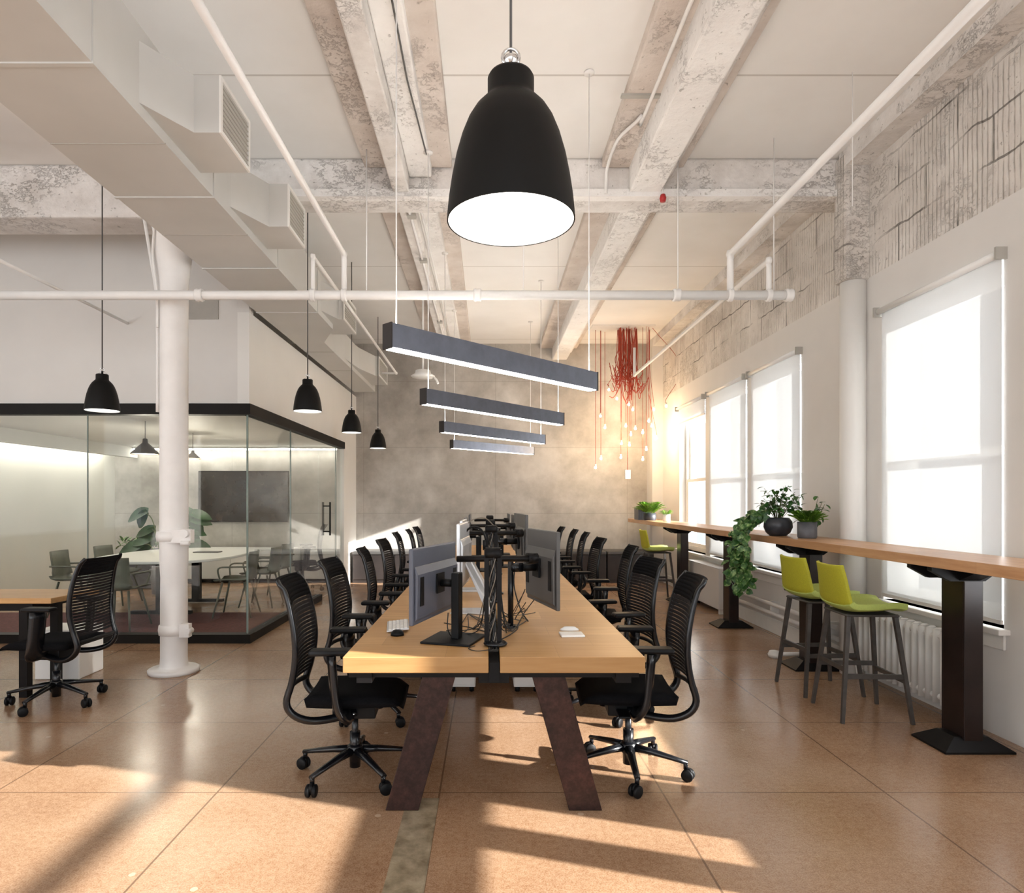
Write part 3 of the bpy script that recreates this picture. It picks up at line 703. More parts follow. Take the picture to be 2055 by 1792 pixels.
# ================================================================== TASK CHAIR (front = +X)
def task_chair(label):
    t = thing('office_chair', label, 'office chair', (0, 0, 0), group='black mesh office chairs')
    # seat
    bm = BM(); nx, ny = 10, 8; top = []; bot = []
    for i in range(nx+1):
        u = i/nx; x = -.22 + .49*u
        hw = .235*(1-.10*abs(2*u-1)**3)
        rt, rb = [], []
        for j_ in range(ny+1):
            v_ = 2*j_/ny-1; y = hw*v_
            z = .475 - .012*(1-v_*v_) - (.045*max(0, (u-.8)/.2)**2) + .012*(1-u)
            e = max(abs(v_)**8, abs(2*u-1)**8)*.02
            rt.append(bm.verts.new((x, y, z-e))); rb.append(bm.verts.new((x*.96, y*.93, .41-.0*u+e*.5)))
        top.append(rt); bot.append(rb)
    for i in range(nx):
        for j_ in range(ny):
            bm.faces.new([top[i][j_], top[i+1][j_], top[i+1][j_+1], top[i][j_+1]]); bm.faces.new([bot[i][j_], bot[i][j_+1], bot[i+1][j_+1], bot[i+1][j_]])
    for i in range(nx):
        bm.faces.new([top[i][0], bot[i][0], bot[i+1][0], top[i+1][0]]); bm.faces.new([top[i][ny], top[i+1][ny], bot[i+1][ny], bot[i][ny]])
    for j_ in range(ny):
        bm.faces.new([top[0][j_], top[0][j_+1], bot[0][j_+1], bot[0][j_]]); bm.faces.new([top[nx][j_], bot[nx][j_], bot[nx][j_+1], top[nx][j_+1]])
    mesh_obj('seat', bm, M_fabric, t, smooth=True)
    prof = catmull([(-.285, 0, .50), (-.262, 0, .60), (-.252, 0, .70), (-.262, 0, .82), (-.288, 0, .94), (-.315, 0, 1.01), (-.36, 0, 1.055)], 10)
    def PZ(z):
        for a, b in zip(prof, prof[1:]):
            if a.z <= z <= b.z: f = (z-a.z)/(b.z-a.z+1e-9); return a.x+(b.x-a.x)*f
        return prof[0].x if z < .5 else prof[-1].x
    def HW(z): return .205 + .02*math.sin(min(1, max(0, (z-.5)/.5))*PI)
    bm = BM()
    def band(z0, z1, th=.006):
        rows = []
        for z in (z0, z1):
            hw = HW(z)-.01; r0 = []; r1 = []
            for j_ in range(9):
                v_ = -1+j_/4; x = PZ(z)-.028*(1-v_*v_)
                r0.append(bm.verts.new((x+th/2, hw*v_, z))); r1.append(bm.verts.new((x-th/2, hw*v_, z)))
            rows.append((r0, r1))
        (a0, a1), (b0, b1) = rows
        for j_ in range(8):
            bm.faces.new([a0[j_], a0[j_+1], b0[j_+1], b0[j_]]); bm.faces.new([a1[j_], b1[j_], b1[j_+1], a1[j_+1]])
            bm.faces.new([a0[j_], a1[j_], a1[j_+1], a0[j_+1]]); bm.faces.new([b0[j_], b0[j_+1], b1[j_+1], b1[j_]])
    z = .515
    while z < .935:
        band(z, z+.0155); z += .0208
    mesh_obj('backrest_slats', bm, M_mesh, t)
    bm = BM(); zz = [.935, .955, .975, .995, 1.015, 1.03, 1.045, 1.052]
    for a, b in zip(zz, zz[1:]): band(a, b+.0005, .016)
    mesh_obj('head_panel', bm, M_fabric, t, smooth=True)
    for s in (-1, 1):
        bm = BM()
        pts = [(.02, s*.10, .365), (-.10, s*.14, .345), (-.20, s*.185, .352), (-.275, s*.205, .39), (-.305, s*.21, .45)]
        pts += [(PZ(z)-.006, s*(HW(z)+.003), z) for z in (.54, .62, .70, .78, .86, .94, 1.0, 1.03)] + [(-.352, s*.195, 1.052)]
        pp = catmull(pts, 4); m = len(pp)
        tube(bm, pp, [.021 - .010*(i_/m) for i_ in range(m)], 10, ry=[.026 - .012*(i_/m) for i_ in range(m)], ref=(0, 1, 0))
        mesh_obj('back_frame', bm, M_blackg, t)
        bm = BM(); tube(bm, catmull([(-.02, s*.16, .385), (-.03, s*.25, .40), (-.055, s*.272, .48), (-.075, s*.272, .70)], 5), .022, 10, ry=.06, ref=(0, 1, 0)); ar = mesh_obj('arm_post', bm, M_blackg, t)
        bm = BM(); box(bm, -.18, .025, s*.27-.045, s*.27+.045, .70, .727); mesh_obj('arm_pad', bm, M_black, t, bevel=.012)
    bm = BM(); tube(bm, catmull([(-.30, -.2, .47), (-.325, -.1, .475), (-.33, 0, .478), (-.325, .1, .475), (-.30, .2, .47)], 4), .014, 8)
    mesh_obj('lower_back_bar', bm, M_black, t)
    bm = BM(); box(bm, -.10, .12, -.11, .11, .33, .405); box(bm, .02, .08, .11, .24, .36, .372); box(bm, -.04, .0, -.22, -.11, .36, .372); mesh_obj('tilt_mechanism', bm, M_black, t, bevel=.012)
    bm = BM(); cyl(bm, (0, 0, .12), (0, 0, .335), .017, 16); cyl(bm, (0, 0, .10), (0, 0, .23), .028, 16); mesh_obj('gas_lift', bm, M_blackg, t)
    bm = BM(); lathe(bm, [(0, .045), (.028, .045), (.03, .10), (.045, .115), (.042, .155), (.03, .165), (0, .165)], seg=24)
    for q in range(5):
        a = R(18+72*q); cx, sy = math.cos(a), math.sin(a)
        tube(bm, [(.03*cx, .03*sy, .135), (.12*cx, .12*sy, .125), (.22*cx, .22*sy, .108), (.305*cx, .305*sy, .092)], [.028, .022, .018, .015], 8, ry=[.022, .018, .014, .011], ref=(0, 0, 1))
        cyl(bm, (.295*cx, .295*sy, .06), (.295*cx, .295*sy, .098), .012, 10)
    base = mesh_obj('star_base', bm, M_blackg, t)
    for q in range(5):
        a = R(18+72*q); c0 = Vector((.295*math.cos(a), .295*math.sin(a), .031)); tw = a + R(40*q)
        dv = Vector((math.cos(tw), math.sin(tw), 0)); fw = Vector((-math.sin(tw), math.cos(tw), 0))
        c0 = c0 - fw*.012
        bm = BM()
        for s in (-1, 1):
            M_ = Matrix.Translation(c0 + dv*s*.016) @ dv.to_track_quat('Z', 'Y').to_matrix().to_4x4()
            lathe(bm, [(0, -.010), (.026, -.010), (.031, -.006), (.031, .006), (.026, .010), (0, .010)], seg=20, M=M_)
        tube(bm, [c0 + Vector((0, 0, .012)) - dv*.008, c0 + Vector((0, 0, .012)) + dv*.008], .024, 12)
        mesh_obj('caster', bm, M_black, base)
    return t
ordn = ['nearest the camera', 'second from the camera', 'third from the camera', 'fourth from the camera', 'fifth from the camera', 'sixth from the camera', 'last one']
Lc = [(-.70, 3.43, 3), (-.735, 4.40, -2), (-.70, 5.42, 4), (-.745, 6.65, -3), (-.80, 8.1, 2), (-.745, 8.95, 3), (-.745, 9.85, -2)]
Rc = [(.755, 3.47, -4), (.80, 4.45, 8), (.93, 5.7, -3), (.87, 6.9, 3), (.90, 8.15, -2), (.87, 8.95, 0), (.80, 9.9, 2)]
ch0 = None
for (x, y, a), o_ in zip(Lc, ordn):
    lb = 'black mesh office chair on the left side of the long desk, ' + o_
    if ch0 is None:
        ch0 = task_chair(lb); ch0.location = (x, y, 0); ch0.rotation_euler = (0, 0, R(a))
    else: dup(ch0, (x, y, 0), R(a), lb)
for (x, y, a), o_ in zip(Rc, ordn):
    dup(ch0, (x, y, 0), R(180+a), 'black mesh office chair on the right side of the long desk, ' + o_)
dup(ch0, (-3.10, 4.66, 0), R(177), 'black mesh office chair turned away at the small desk far left')

# ================================================================== LEFT SMALL DESK
t = thing('side_desk', 'oak topped desk with black frame at the left edge', 'desk', (-3.9, 4.97, 0))
bm = BM(); prism(bm, [(-1.6, -.25), (.72, -.25), (.78, .24), (-1.6, .24)], 'z', .70, .74); mesh_obj('worktop', bm, M_wood, t, bevel=.003)
bm = BM(); box(bm, -1.55, .55, -.2, -.14, .64, .699); box(bm, -1.55, .55, .14, .2, .64, .699); box(bm, .45, .55, -.14, .14, .64, .699); mesh_obj('under_frame', bm, M_bsteel, t)
for x in (-1.5, .45):
    for y in (-.2, .14):
        bm = BM(); box(bm, x, x+.06, y, y+.06, 0, .64); mesh_obj('leg', bm, M_bsteel, t)
t = thing('side_desk', 'second oak desk end cut off by the left edge, nearer camera', 'desk', (-4.35, 4.0, 0))
bm = BM(); box(bm, -1.1, .48, -.3, .38, .655, .695); mesh_obj('worktop', bm, M_wood, t, bevel=.003)
bm = BM(); box(bm, -1.0, .42, -.25, -.19, .59, .654); box(bm, -1.0, .42, .22, .28, .59, .654); mesh_obj('under_frame', bm, M_bsteel, t)
for x in (-1.0, .36):
    for y in (-.25, .22):
        bm = BM(); box(bm, x, x+.06, y, y+.06, 0, .59); mesh_obj('leg', bm, M_bsteel, t)
t = thing('computer_tower', 'white box shaped unit with dark slot on floor behind left chair', 'computer', (-3.47, 5.42, 0))
bm = BM(); box(bm, -.2, .16, -.17, .17, .0, .40); mesh_obj('case', bm, M_table, t, bevel=.01)
bm = BM(); box(bm, .05, .125, -.178, -.1705, .24, .35); mesh_obj('slot_panel', bm, M_black, t, bevel=.004)

# ================================================================== MONITORS ETC.
def monitor(label, loc, rz, w=.6, h=.36, zc=.32, stand='plate', shell=None, lift=0, group=None):
    shell = shell or M_bluegrey
    t = thing('monitor', label, 'monitor', loc, rz, group)
    bm = BM(); box(bm, -.012, .01, -w/2, w/2, zc-h/2, zc+h/2)
    mesh_obj('panel', bm, shell, t, bevel=.006)
    bm = BM(); prism(bm, [(-.012, zc-h*.46), (-.026, zc-h*.42), (-.030, zc+h*.16), (-.012, zc+h*.27)], 'y', -w*.47, w*.47); mesh_obj('back_housing', bm, shell, t, bevel=.006)
    if stand != 'foot':
        for sy in (-1, 1):
            bm = BM(); box(bm, -.0315, -.026, sy*w*.38-.022, sy*w*.38+.022, zc-h*.26, zc+h*.12); mesh_obj('slot', bm, M_black, t)
    bm = BM(); box(bm, .0101, .0115, -w/2+.012, w/2-.012, zc-h/2+.018, zc+h/2-.012); mesh_obj('screen', bm, M_screen, t)
    if stand == 'plate':
        bm = BM(); box(bm, -.145, -.105, -.033, .033, .012, .345); po = mesh_obj('stand_post', bm, M_black, t, bevel=.004)
        bm = BM(); box(bm, -.24, .02, -.14, .14, 0, .012); mesh_obj('base_plate', bm, M_black, t, bevel=.004)
        bm = BM(); cyl(bm, (-.105, 0, zc-.01), (-.03, 0, zc-.01), .02, 12); box(bm, -.04, -.033, -.05, .05, zc-.06, zc+.04); mesh_obj('mount', bm, M_black, t)
    elif stand == 'foot':
        bm = BM(); prism(bm, [(-.20, 0), (-.03, zc-.05), (-.02, zc-.05), (-.16, .012), (.07, .008), (.07, 0)], 'y', -.10, .10); mesh_obj('stand', bm, M_silver, t, bevel=.003)
    elif stand == 'arm':
        bm = BM(); box(bm, -.045, -.034, -.055, .055, zc-.055, zc+.055); cyl(bm, (-.12, 0, zc), (-.04, 0, zc), .022, 12); mesh_obj('mount', bm, M_black, t)
        bm = BM(); tube(bm, [(-.12, 0, zc), (-.19, 0, zc)], .02, 10, ry=.026); mesh_obj('arm', bm, M_blackg, t)
        bm = BM(); cyl(bm, (-.19, 0, 0), (-.19, 0, zc+.05), .016, 14); lathe(bm, [(0, 0), (.045, 0), (.045, .012), (0, .014)], c=(-.19, 0, 0), seg=20); mesh_obj('desk_pole', bm, M_blackg, t)
    return t
# left seat 1: back of the screen seen, turned slightly
monitor('blue grey monitor on black stand, nearest on the left desk half', (-.275, 3.34, ZD), R(180-17), .60, .365, .30)
monitor('dark grey monitor on arm, nearest on the right desk half', (.315, 3.68, ZD), R(14), .52, .42, .335, 'arm', M_greypl)
monitor('silver all in one screen facing left, behind the black stand', (-.155, 4.15, ZD), R(180-5), .50, .40, .37, 'foot', M_silver)
monitor('grey monitor behind the nearest arm monitor on right half', (.27, 4.95, ZD), R(4), .50, .42, .40, 'arm', M_greypl)
monitor('silver screen on left half, third from the camera', (-.19, 5.15, ZD), R(178), .52, .40, .36, 'foot', M_silver)
monitor('dark monitor on right half, third from the camera', (.29, 6.25, ZD), R(2), .55, .38, .40, 'arm', M_greypl)
monitor('dark monitor on left half, fourth from the camera', (-.22, 6.6, ZD), R(180), .55, .36, .36, 'plate', M_greypl)
monitor('dark monitor on right half, fourth from the camera', (.28, 7.0, ZD), R(0), .55, .36, .38, 'plate', M_greypl)
monitor('dark monitor on left half, far end of desk', (-.22, 8.2, ZD), R(180), .55, .36, .36, 'plate', M_greypl)
monitor('dark monitor on right half, far end of desk', (.28, 8.6, ZD), R(0), .55, .36, .36, 'plate', M_greypl)

# cable posts between the desk halves
def cable_post(loc, label, h=.52, seed=1):
    random.seed(seed)
    t = thing('monitor_post', label, 'monitor post', loc, group='black posts carrying cables between desk halves')
    for x in (-.024, .040):
        bm = BM(); box(bm, x-.011, x+.011, -.02, .02, -.02, h); mesh_obj('upright', bm, M_bsteel, t)
    bm = BM()
    for q in range(9):
        pts = []; ph = random.uniform(0, 6.3); rr = random.uniform(.006, .017)
        for s_ in range(16):
            z = -.02 + s_*(h/15); a = ph + s_*random.choice((.5, .9)); pts.append((.006+rr*math.cos(a), rr*math.sin(a)-.005, z))
        tube(bm, catmull(pts, 2), .0035, 6)
    mesh_obj('cable_bundle', bm, M_cable, t)
    bm = BM()
    for q in range(3):
        ph = q*2.1; pts = [(.006+.015*math.cos(ph+s_*.7), .015*math.sin(ph+s_*.7)-.008, -.02+s_*(h/15)) for s_ in range(16)]; tube(bm, catmull(pts, 2), .0028, 6)
    mesh_obj('grey_cables', bm, M_cablew, t)
    bm = BM(); tube(bm, [(-.17, .03, h-.05), (.0, 0, h-.045), (.20, .06, h-.05)], .022, 10, ry=.016); cyl(bm, (.18, .06, h-.05), (.23, .08, h-.05), .028, 12); mesh_obj('crossbar', bm, M_bsteel, t)
    bm = BM(); cyl(bm, (-.03, 0, h-.02), (.045, 0, h-.02), .03, 12); mesh_obj('top_clamp', bm, M_bsteel, t)
    bm = BM(); lathe(bm, [(0, .003), (.055, .003), (.06, .012), (.05, .02), (0, .022)], c=(.02, -.02, 0), seg=20); mesh_obj('base_flange', bm, M_blackg, t)
cable_post((.02, 3.2, ZD), 'black post with tangled cables at near end between desk halves', .47, 1)
cable_post((.02, 4.55, ZD), 'second black cable post behind the nearest one', .53, 2)
cable_post((.02, 5.9, ZD), 'third black cable post in the middle of the desk', .53, 3)
cable_post((.02, 7.6, ZD), 'farthest black cable post near desk end', .53, 4)
# loose cables
random.seed(11)
def cable(label, pts, r=.0028, m=None):
    bm = BM(); tube(bm, catmull(pts, 7), r, 6); return tag(mesh_obj('cable', bm, m or M_cable), label, 'cable')
zc = ZD+.003
cable('thin black cable hanging from the nearest left monitor onto the desk', [(-.20, 3.3, ZD+.14), (-.20, 3.28, ZD+.06), (-.17, 3.34, zc+.002), (-.08, 3.45, zc), (-.01, 3.42, zc)])
cable('thin black cable looping on left desk half beside post', [(-.06, 3.16, zc), (-.09, 3.10, zc), (-.05, 3.05, zc), (.0, 3.07, zc), (.012, 3.09, zc)], .002)
cable('black cable crossing the left desk half behind stand', [(-.25, 3.75, zc), (-.1, 3.62, zc), (0, 3.48, zc), (.03, 3.35, zc)])
cable('black cable drooping from post to the right monitor', [(.07, 3.24, ZD+.12), (.12, 3.28, ZD+.05), (.16, 3.42, zc+.05), (.20, 3.52, ZD+.10), (.26, 3.6, ZD+.16)])
cable('black cable curling on right desk half near post', [(.07, 3.3, zc), (.13, 3.45, zc), (.17, 3.62, zc), (.12, 3.75, zc), (.07, 3.7, zc)])
cable('grey cable looping in the air above the posts', [(.05, 4.55, 1.27), (-.02, 4.5, 1.33), (-.12, 4.35, 1.31), (-.16, 4.2, 1.22)], .004, M_cablew)
cable('black cable hanging behind the right arm monitor', [(.18, 3.95, 1.12), (.16, 3.9, .95), (.20, 3.85, .80), (.24, 3.8, zc)], .004)
for q_ in range(7):
    x_ = random.uniform(.09, .30); y_ = random.uniform(3.35, 4.1)
    cable('tangled black cable on right desk half between post and monitor', [(.065, 3.24+.05*q_, ZD+random.uniform(.02, .3)), (.10, 3.3+.06*q_, ZD+random.uniform(.01, .1)), (x_, y_, zc), (x_+random.uniform(-.1, .06), y_+.1, zc), (.22, 3.72+.03*q_, ZD+random.uniform(.02, .2))], .0026)['group'] = 'tangled cables on the right desk half'
for q_ in range(6):
    x_ = random.uniform(-.22, -.04); y_ = random.uniform(3.4, 4.0)
    cable('tangled cable on left desk half behind the black stand', [(-.01, 3.24+.05*q_, ZD+random.uniform(.02, .25)), (-.05, 3.35+.05*q_, ZD+random.uniform(.01, .08)), (x_, y_, zc), (x_+.06, y_+.12, zc), (-.12, 4.0, zc+.01)], .0026, M_cablew if q_ % 2 else M_cable)['group'] = 'tangled cables on the left desk half'
# headphones on silver screen
hp = thing('headphones', 'black headphones hanging over the silver screen', 'headphones', (-.085, 4.25, 1.18))
bm = BM(); tube(bm, [(.075*math.cos(a), 0, .10*math.sin(a)) for a in [PI*q/14 for q in range(15)]], .007, 8, ry=.012); mesh_obj('headband', bm, M_black, hp)
for s in (-1, 1):
    bm = BM(); cyl(bm, (s*.075, 0, -.02), (s*.055, 0, -.02), .034, 16); mesh_obj('ear_cup', bm, M_black, hp)
# keyboards / trackpad / mouse
t = thing('keyboard', 'white keyboard leaning on black mouse, left of the nearest monitor', 'keyboard', (-.50, 3.62, ZD), R(8))
bm = BM(); prism(bm, [(-.06, .004), (.06, .016), (.06, .024), (-.06, .012)], 'y', -.14, .14); mesh_obj('body', bm, M_silver, t, bevel=.002)
bm = BM()
for r_ in range(5):
    for c2 in range(12):
        x = -.05+r_*.021; y = -.13+c2*.0218; z = .0125+(x+.06)*.1; box(bm, x, x+.017, y, y+.018, z, z+.004)
mesh_obj('keys', bm, M_table, t)
bm = BM(); lathe(bm, [(0, .03), (.02, .028), (.034, .015), (.036, 0), (0, 0)], c=(-.475, 3.42, ZD), seg=20); tag(mesh_obj('mouse', bm, M_black), 'black mouse beside white keyboard on left desk half', 'mouse')
t = thing('trackpad', 'small white trackpad pad on the right desk half', 'trackpad', (.445, 3.42, ZD), R(2))
bm = BM(); box(bm, -.062, .062, -.055, .05, 0, .011); mesh_obj('body', bm, M_table, t, bevel=.004)
bm = BM(); v0 = [(-.05+.1*q/10, .075+.0*q, 0) for q in range(11)]
lathe(bm, [(0, .022), (.03, .02), (.05, .008), (.052, 0), (0, 0)], seg=24, c=(0, 0, 0))
for v_ in bm.verts: v_.co.y *= .45; v_.co += Vector((.45, 3.55, ZD))
tag(mesh_obj('mouse', bm, M_table), 'white mouse lying behind the white trackpad', 'mouse')

# ================================================================== BAR TABLE + STOOLS
bt = thing('bar_table', 'long narrow wooden bar counter on dark steel pedestals along windows', 'bar table', (2.765, .3, 0))
bm = BM(); box(bm, -.215, .215, 0, 11.45, 1.068, 1.13); mesh_obj('counter_top', bm, M_bar_wood, bt, bevel=.003)
for y in (.75, 3.55, 5.35, 7.2, 9.05):
    bm = BM()
    box(bm, -.035, .075, y-.095, y-.085, .03, .99); box(bm, -.035, .075, y+.085, y+.095, .03, .99); box(bm, -.035, -.025, y-.085, y+.085, .03, .99); box(bm, .065, .075, y-.085, y+.085, .03, .99)
    for v_ in bm.verts: v_.co.x += .035
    pl = mesh_obj('pedestal', bm, M_ped, bt, bevel=.003)
    bm = BM(); lathe(bm, [(.285, 0), (.285, .012), (.14, .075), (0, .08)], seg=4, M=Matrix.Rotation(R(45), 4, 'Z'))
    for v_ in bm.verts: v_.co += Vector((.055, y, 0))
    for v_ in bm.verts: v_.co.y = y + (v_.co.y-y)*.75
    for f in bm.faces: f.smooth = False
    mesh_obj('foot_plate', bm, M_bsteel, pl)
    bm = BM(); prism(bm, [(-.20, 1.067), (.20, 1.067), (.20, 1.05), (.11, .985), (-.09, .985), (-.20, 1.045)], 'y', y-.11, y-.07)
    prism(bm, [(-.20, 1.067), (.20, 1.067), (.20, 1.05), (.11, .985), (-.09, .985), (-.20, 1.045)], 'y', y+.07, y+.11)
    prism(bm, [(y-.28, 1.067), (y+.28, 1.067), (y+.2, 1.03), (y+.1, .985), (y-.1, .985), (y-.2, 1.03)], 'x', -.04, .08)
    mesh_obj('bracket', bm, M_bsteel, pl)

def stool(label):
    t = thing('bar_stool', label, 'bar stool', (0, 0, 0), group='lime green bar stools at the counter')
    # one curved shell: back + seat; front=+X
    prof = catmull([(-.235, 0, 1.02), (-.215, 0, .92), (-.20, 0, .82), (-.185, 0, .76), (-.13, 0, .725), (0, 0, .725), (.12, 0, .735), (.20, 0, .725)], 5)
    def shell(pts, hwf, th, mm, name):
        bm = BM(); rows = []
        for i, p_ in enumerate(pts):
            tn = (pts[min(i+1, len(pts)-1)]-pts[max(0, i-1)]).normalized(); nr = Vector((-tn.z, 0, tn.x))
            hw = hwf(p_); a, b = [], []
            for j_ in range(9):
                v_ = -1+j_/4; lift = .03*abs(v_)**3
                base_ = p_ + nr*lift + Vector((0, hw*v_, 0)); a.append(bm.verts.new(base_ + nr*th/2)); b.append(bm.verts.new(base_ - nr*th/2))
            rows.append((a, b))
        for (a0, b0), (a1, b1) in zip(rows, rows[1:]):
            for j_ in range(8):
                bm.faces.new([a0[j_], a1[j_], a1[j_+1], a0[j_+1]]); bm.faces.new([b0[j_], b0[j_+1], b1[j_+1], b1[j_]])
            bm.faces.new([a0[0], b0[0], b1[0], a1[0]]); bm.faces.new([a0[8], a1[8], b1[8], b0[8]])
        for r_ in (rows[0], rows[-1]):
            for j_ in range(8): bm.faces.new([r_[0][j_], r_[0][j_+1], r_[1][j_+1], r_[1][j_]])
        return mesh_obj(name, bm, mm, t, smooth=True, bevel=.004)
    shell(prof[:20], lambda q: .21-.035*max(0, (q.z-.8)/.22), .022, M_lime, 'backrest')
    shell([Vector((p_.x, 0, p_.z+.004)) for p_ in prof[15:]], lambda q: .215-.02*max(0, q.x/.2)**2, .040, M_lime2, 'seat')
    bm = BM(); box(bm, -.17, .17, -.165, .165, .685, .70); mesh_obj('seat_frame', bm, M_stool, t, bevel=.006)
    for sx in (-1, 1):
        for sy in (-1, 1):
            bm = BM(); tube(bm, [(sx*.15, sy*.14, .70), (sx*.222, sy*.215, 0)], [.020, .015], 4, ref=(1, 1, 0)); mesh_obj('leg', bm, M_stool, t)
    def at(z): f = (.70-z)/.70; return .15+.072*f, .14+.075*f
    for sy in (-1, 1):
        x, y = at(.30); bm = BM(); box(bm, -x, x, sy*y-.008, sy*y+.008, .285, .315); mesh_obj('footrest', bm, M_stool, t)
    for sx in (-1, 1):
        x, y = at(.34 if sx < 0 else .27); z = .34 if sx < 0 else .27; bm = BM(); box(bm, sx*x-.008, sx*x+.008, -y, y, z-.015, z+.015); mesh_obj('footrest', bm, M_stool, t)
    return t
s0 = stool('lime green bar stool nearest the camera at the counter'); s0.location = (2.545, 4.42, 0); s0.rotation_euler = (0, 0, R(-3))
dup(s0, (2.55, 4.99, 0), R(3), 'lime green bar stool just behind the nearest one'); dup(s0, (2.50, 9.55, 0), 0, 'small looking lime green bar stool at the far end of the counter')

# ================================================================== RADIATORS
def radiator(loc, L, label):
    t = thing('radiator', label, 'radiator', loc); bm = BM(); ns = int(L/.072)
    for q in range(ns):
        y = -L/2+q*.072; tube(bm, [(0, y, .10), (0, y, .585)], .045, 10, ry=.0155, ref=(0, 1, 0))
        tube(bm, [(0, y, .585), (0, y, .60)], [.045, .02], 10, ry=[.0155, .010], ref=(0, 1, 0))
    mesh_obj('columns', bm, M_white, t)
    bm = BM(); cyl(bm, (0, -L/2, .54), (0, L/2-.06, .54), .022, 10); cyl(bm, (0, -L/2, .14), (0, L/2-.06, .14), .022, 10); mesh_obj('header_pipes', bm, M_white, t)
    for y in (-L/2, L/2-.07):
        bm = BM(); tube(bm, [(0, y, .12), (0, y, 0)], [.03, .02], 8); mesh_obj('foot', bm, M_white, t)
    bm = BM(); cyl(bm, (0, -L/2-.045, .0), (0, -L/2-.045, .30), .014, 10); cyl(bm, (0, -L/2-.045, .14), (0, -L/2, .14), .014, 10); lathe(bm, [(0, .30), (.024, .30), (.026, .34), (0, .35)], c=(0, -L/2-.045, 0), seg=14); mesh_obj('valve', bm, M_white, t)
radiator((3.03, 4.74, 0), 1.22, 'white cast iron radiator under large near window')
t = thing('radiator_cover', 'white flat radiator cover under the far windows', 'radiator cover', (3.03, 8.85, 0))
bm = BM(); box(bm, -.09, .11, -.62, .62, .06, .575); mesh_obj('casing', bm, M_plaster, t, bevel=.01)
bm = BM(); box(bm, -.095, .11, -.63, .63, .575, .59); mesh_obj('lid', bm, M_white, t, bevel=.004)
for y in (-.58, .55):
    bm = BM(); box(bm, -.07, .09, y, y+.03, 0, .06); mesh_obj('foot', bm, M_white, t)
t = thing('steam_valve', 'white lumpy pipe valve on floor behind stool legs', 'valve', (2.66, 6.0, 0))
bm = BM(); lathe(bm, [(0, 0), (.05, .0), (.06, .03), (.045, .06), (0, .07)], seg=16); mesh_obj('valve_body', bm, M_white, t)
bm = BM(); cyl(bm, (.0, 0, .03), (.40, 0, .03), .02, 10); mesh_obj('pipe', bm, M_white, t)

# ================================================================== LOW DARK CABINETS ON BACK WALL
for x0, x1, lb in ((-2.38, -.9, 'low dark cabinet against concrete wall left of the desk'), (-.88, .6, 'low dark cabinet against concrete wall behind the desk end'), (.62, 2.1, 'low dark cabinet against concrete wall right of the desk'), (2.12, 2.94, 'short low dark cabinet in the corner behind far stool')):
    w = x1-x0; t = thing('low_cabinet', lb, 'cabinet', ((x0+x1)/2, 11.7, 0), group='low dark cabinets along the concrete wall')
    bm = BM(); box(bm, -w/2, w/2, -.26, .29, .0, .50); mesh_obj('body', bm, M_dark, t)
    bm = BM(); box(bm, -w/2, w/2, -.29, .29, .50, .56); mesh_obj('cushion_top', bm, M_greypl, t, bevel=.015)
    m = 2
    for q in range(m):
        bm = BM(); box(bm, -w/2+q*w/m+.01, -w/2+(q+1)*w/m-.01, -.275, -.26, .06, .49); mesh_obj('door', bm, M_dark, t, bevel=.003)

# ================================================================== PLANTS
def leaf(bm, p, d, up, L, wd, curl=.25, n_=4):
    d = Vector(d).normalized(); up = Vector(up); sd = d.cross(up)
    if sd.length < 1e-3: sd = d.cross(Vector((1, 0, 0)))
    sd.normalize(); nu = sd.cross(d).normalized(); rows = []
    for i in range(n_+1):
        u = i/n_; wv_ = wd*math.sin(PI*min(.98, u*.85+.12))**.8 if i < n_ else .0
        c_ = Vector(p)+d*L*u - nu*curl*L*u*u
        if i == n_: rows.append([bm.verts.new(c_)])
        else: rows.append([bm.verts.new(c_-sd*wv_/2+nu*wv_*.12), bm.verts.new(c_), bm.verts.new(c_+sd*wv_/2+nu*wv_*.12)])
    for a, b in zip(rows, rows[1:]):
        if len(b) == 3:
            for q in (0, 1): bm.faces.new([a[q], a[q+1], b[q+1], b[q]]).smooth = True
        else:
            for q in (0, 1): bm.faces.new([a[q], a[q+1], b[0]]).smooth = True
def rv(a=1.0): return Vector((random.uniform(-a, a), random.uniform(-a, a), random.uniform(-a, a)))

random.seed(3)
ZT_ = 1.13
t = thing('trailing_plant', 'trailing variegated plant in round charcoal bowl spilling over counter edge', 'potted plant', (2.67, 5.95, ZT_))
bm = BM(); lathe(bm, [(0, 0), (.07, 0), (.105, .03), (.125, .08), (.12, .13), (.095, .165), (.088, .165), (.10, .13), (0, .13)], seg=36); mesh_obj('pot', bm, M_pot, t)
bm = BM(); lathe(bm, [(0, .145), (.09, .14)], seg=20); mesh_obj('soil', bm, M_soil, t)
bm = BM(); st = BM()
for i in range(40):
    a = random.uniform(0, 2*PI); rr = random.uniform(.05, .24); h = random.uniform(.10, .33)
    tip = Vector((rr*math.cos(a)*.7, rr*math.sin(a), .13+h))
    tube(st, [(0.02*math.cos(a), .02*math.sin(a), .14), tip*.6+Vector((0, 0, .09)), tip], .002, 5)
    for q in range(4):
        pp = tip*(1-q*.16)+Vector((0, 0, .03*q))+rv(.02); leaf(bm, pp, rv()+Vector((math.cos(a), math.sin(a), .1)), (0, 0, 1), random.uniform(.04, .065), random.uniform(.03, .048))
mesh_obj('leaves', bm, M_leaf, t)
bm = BM()
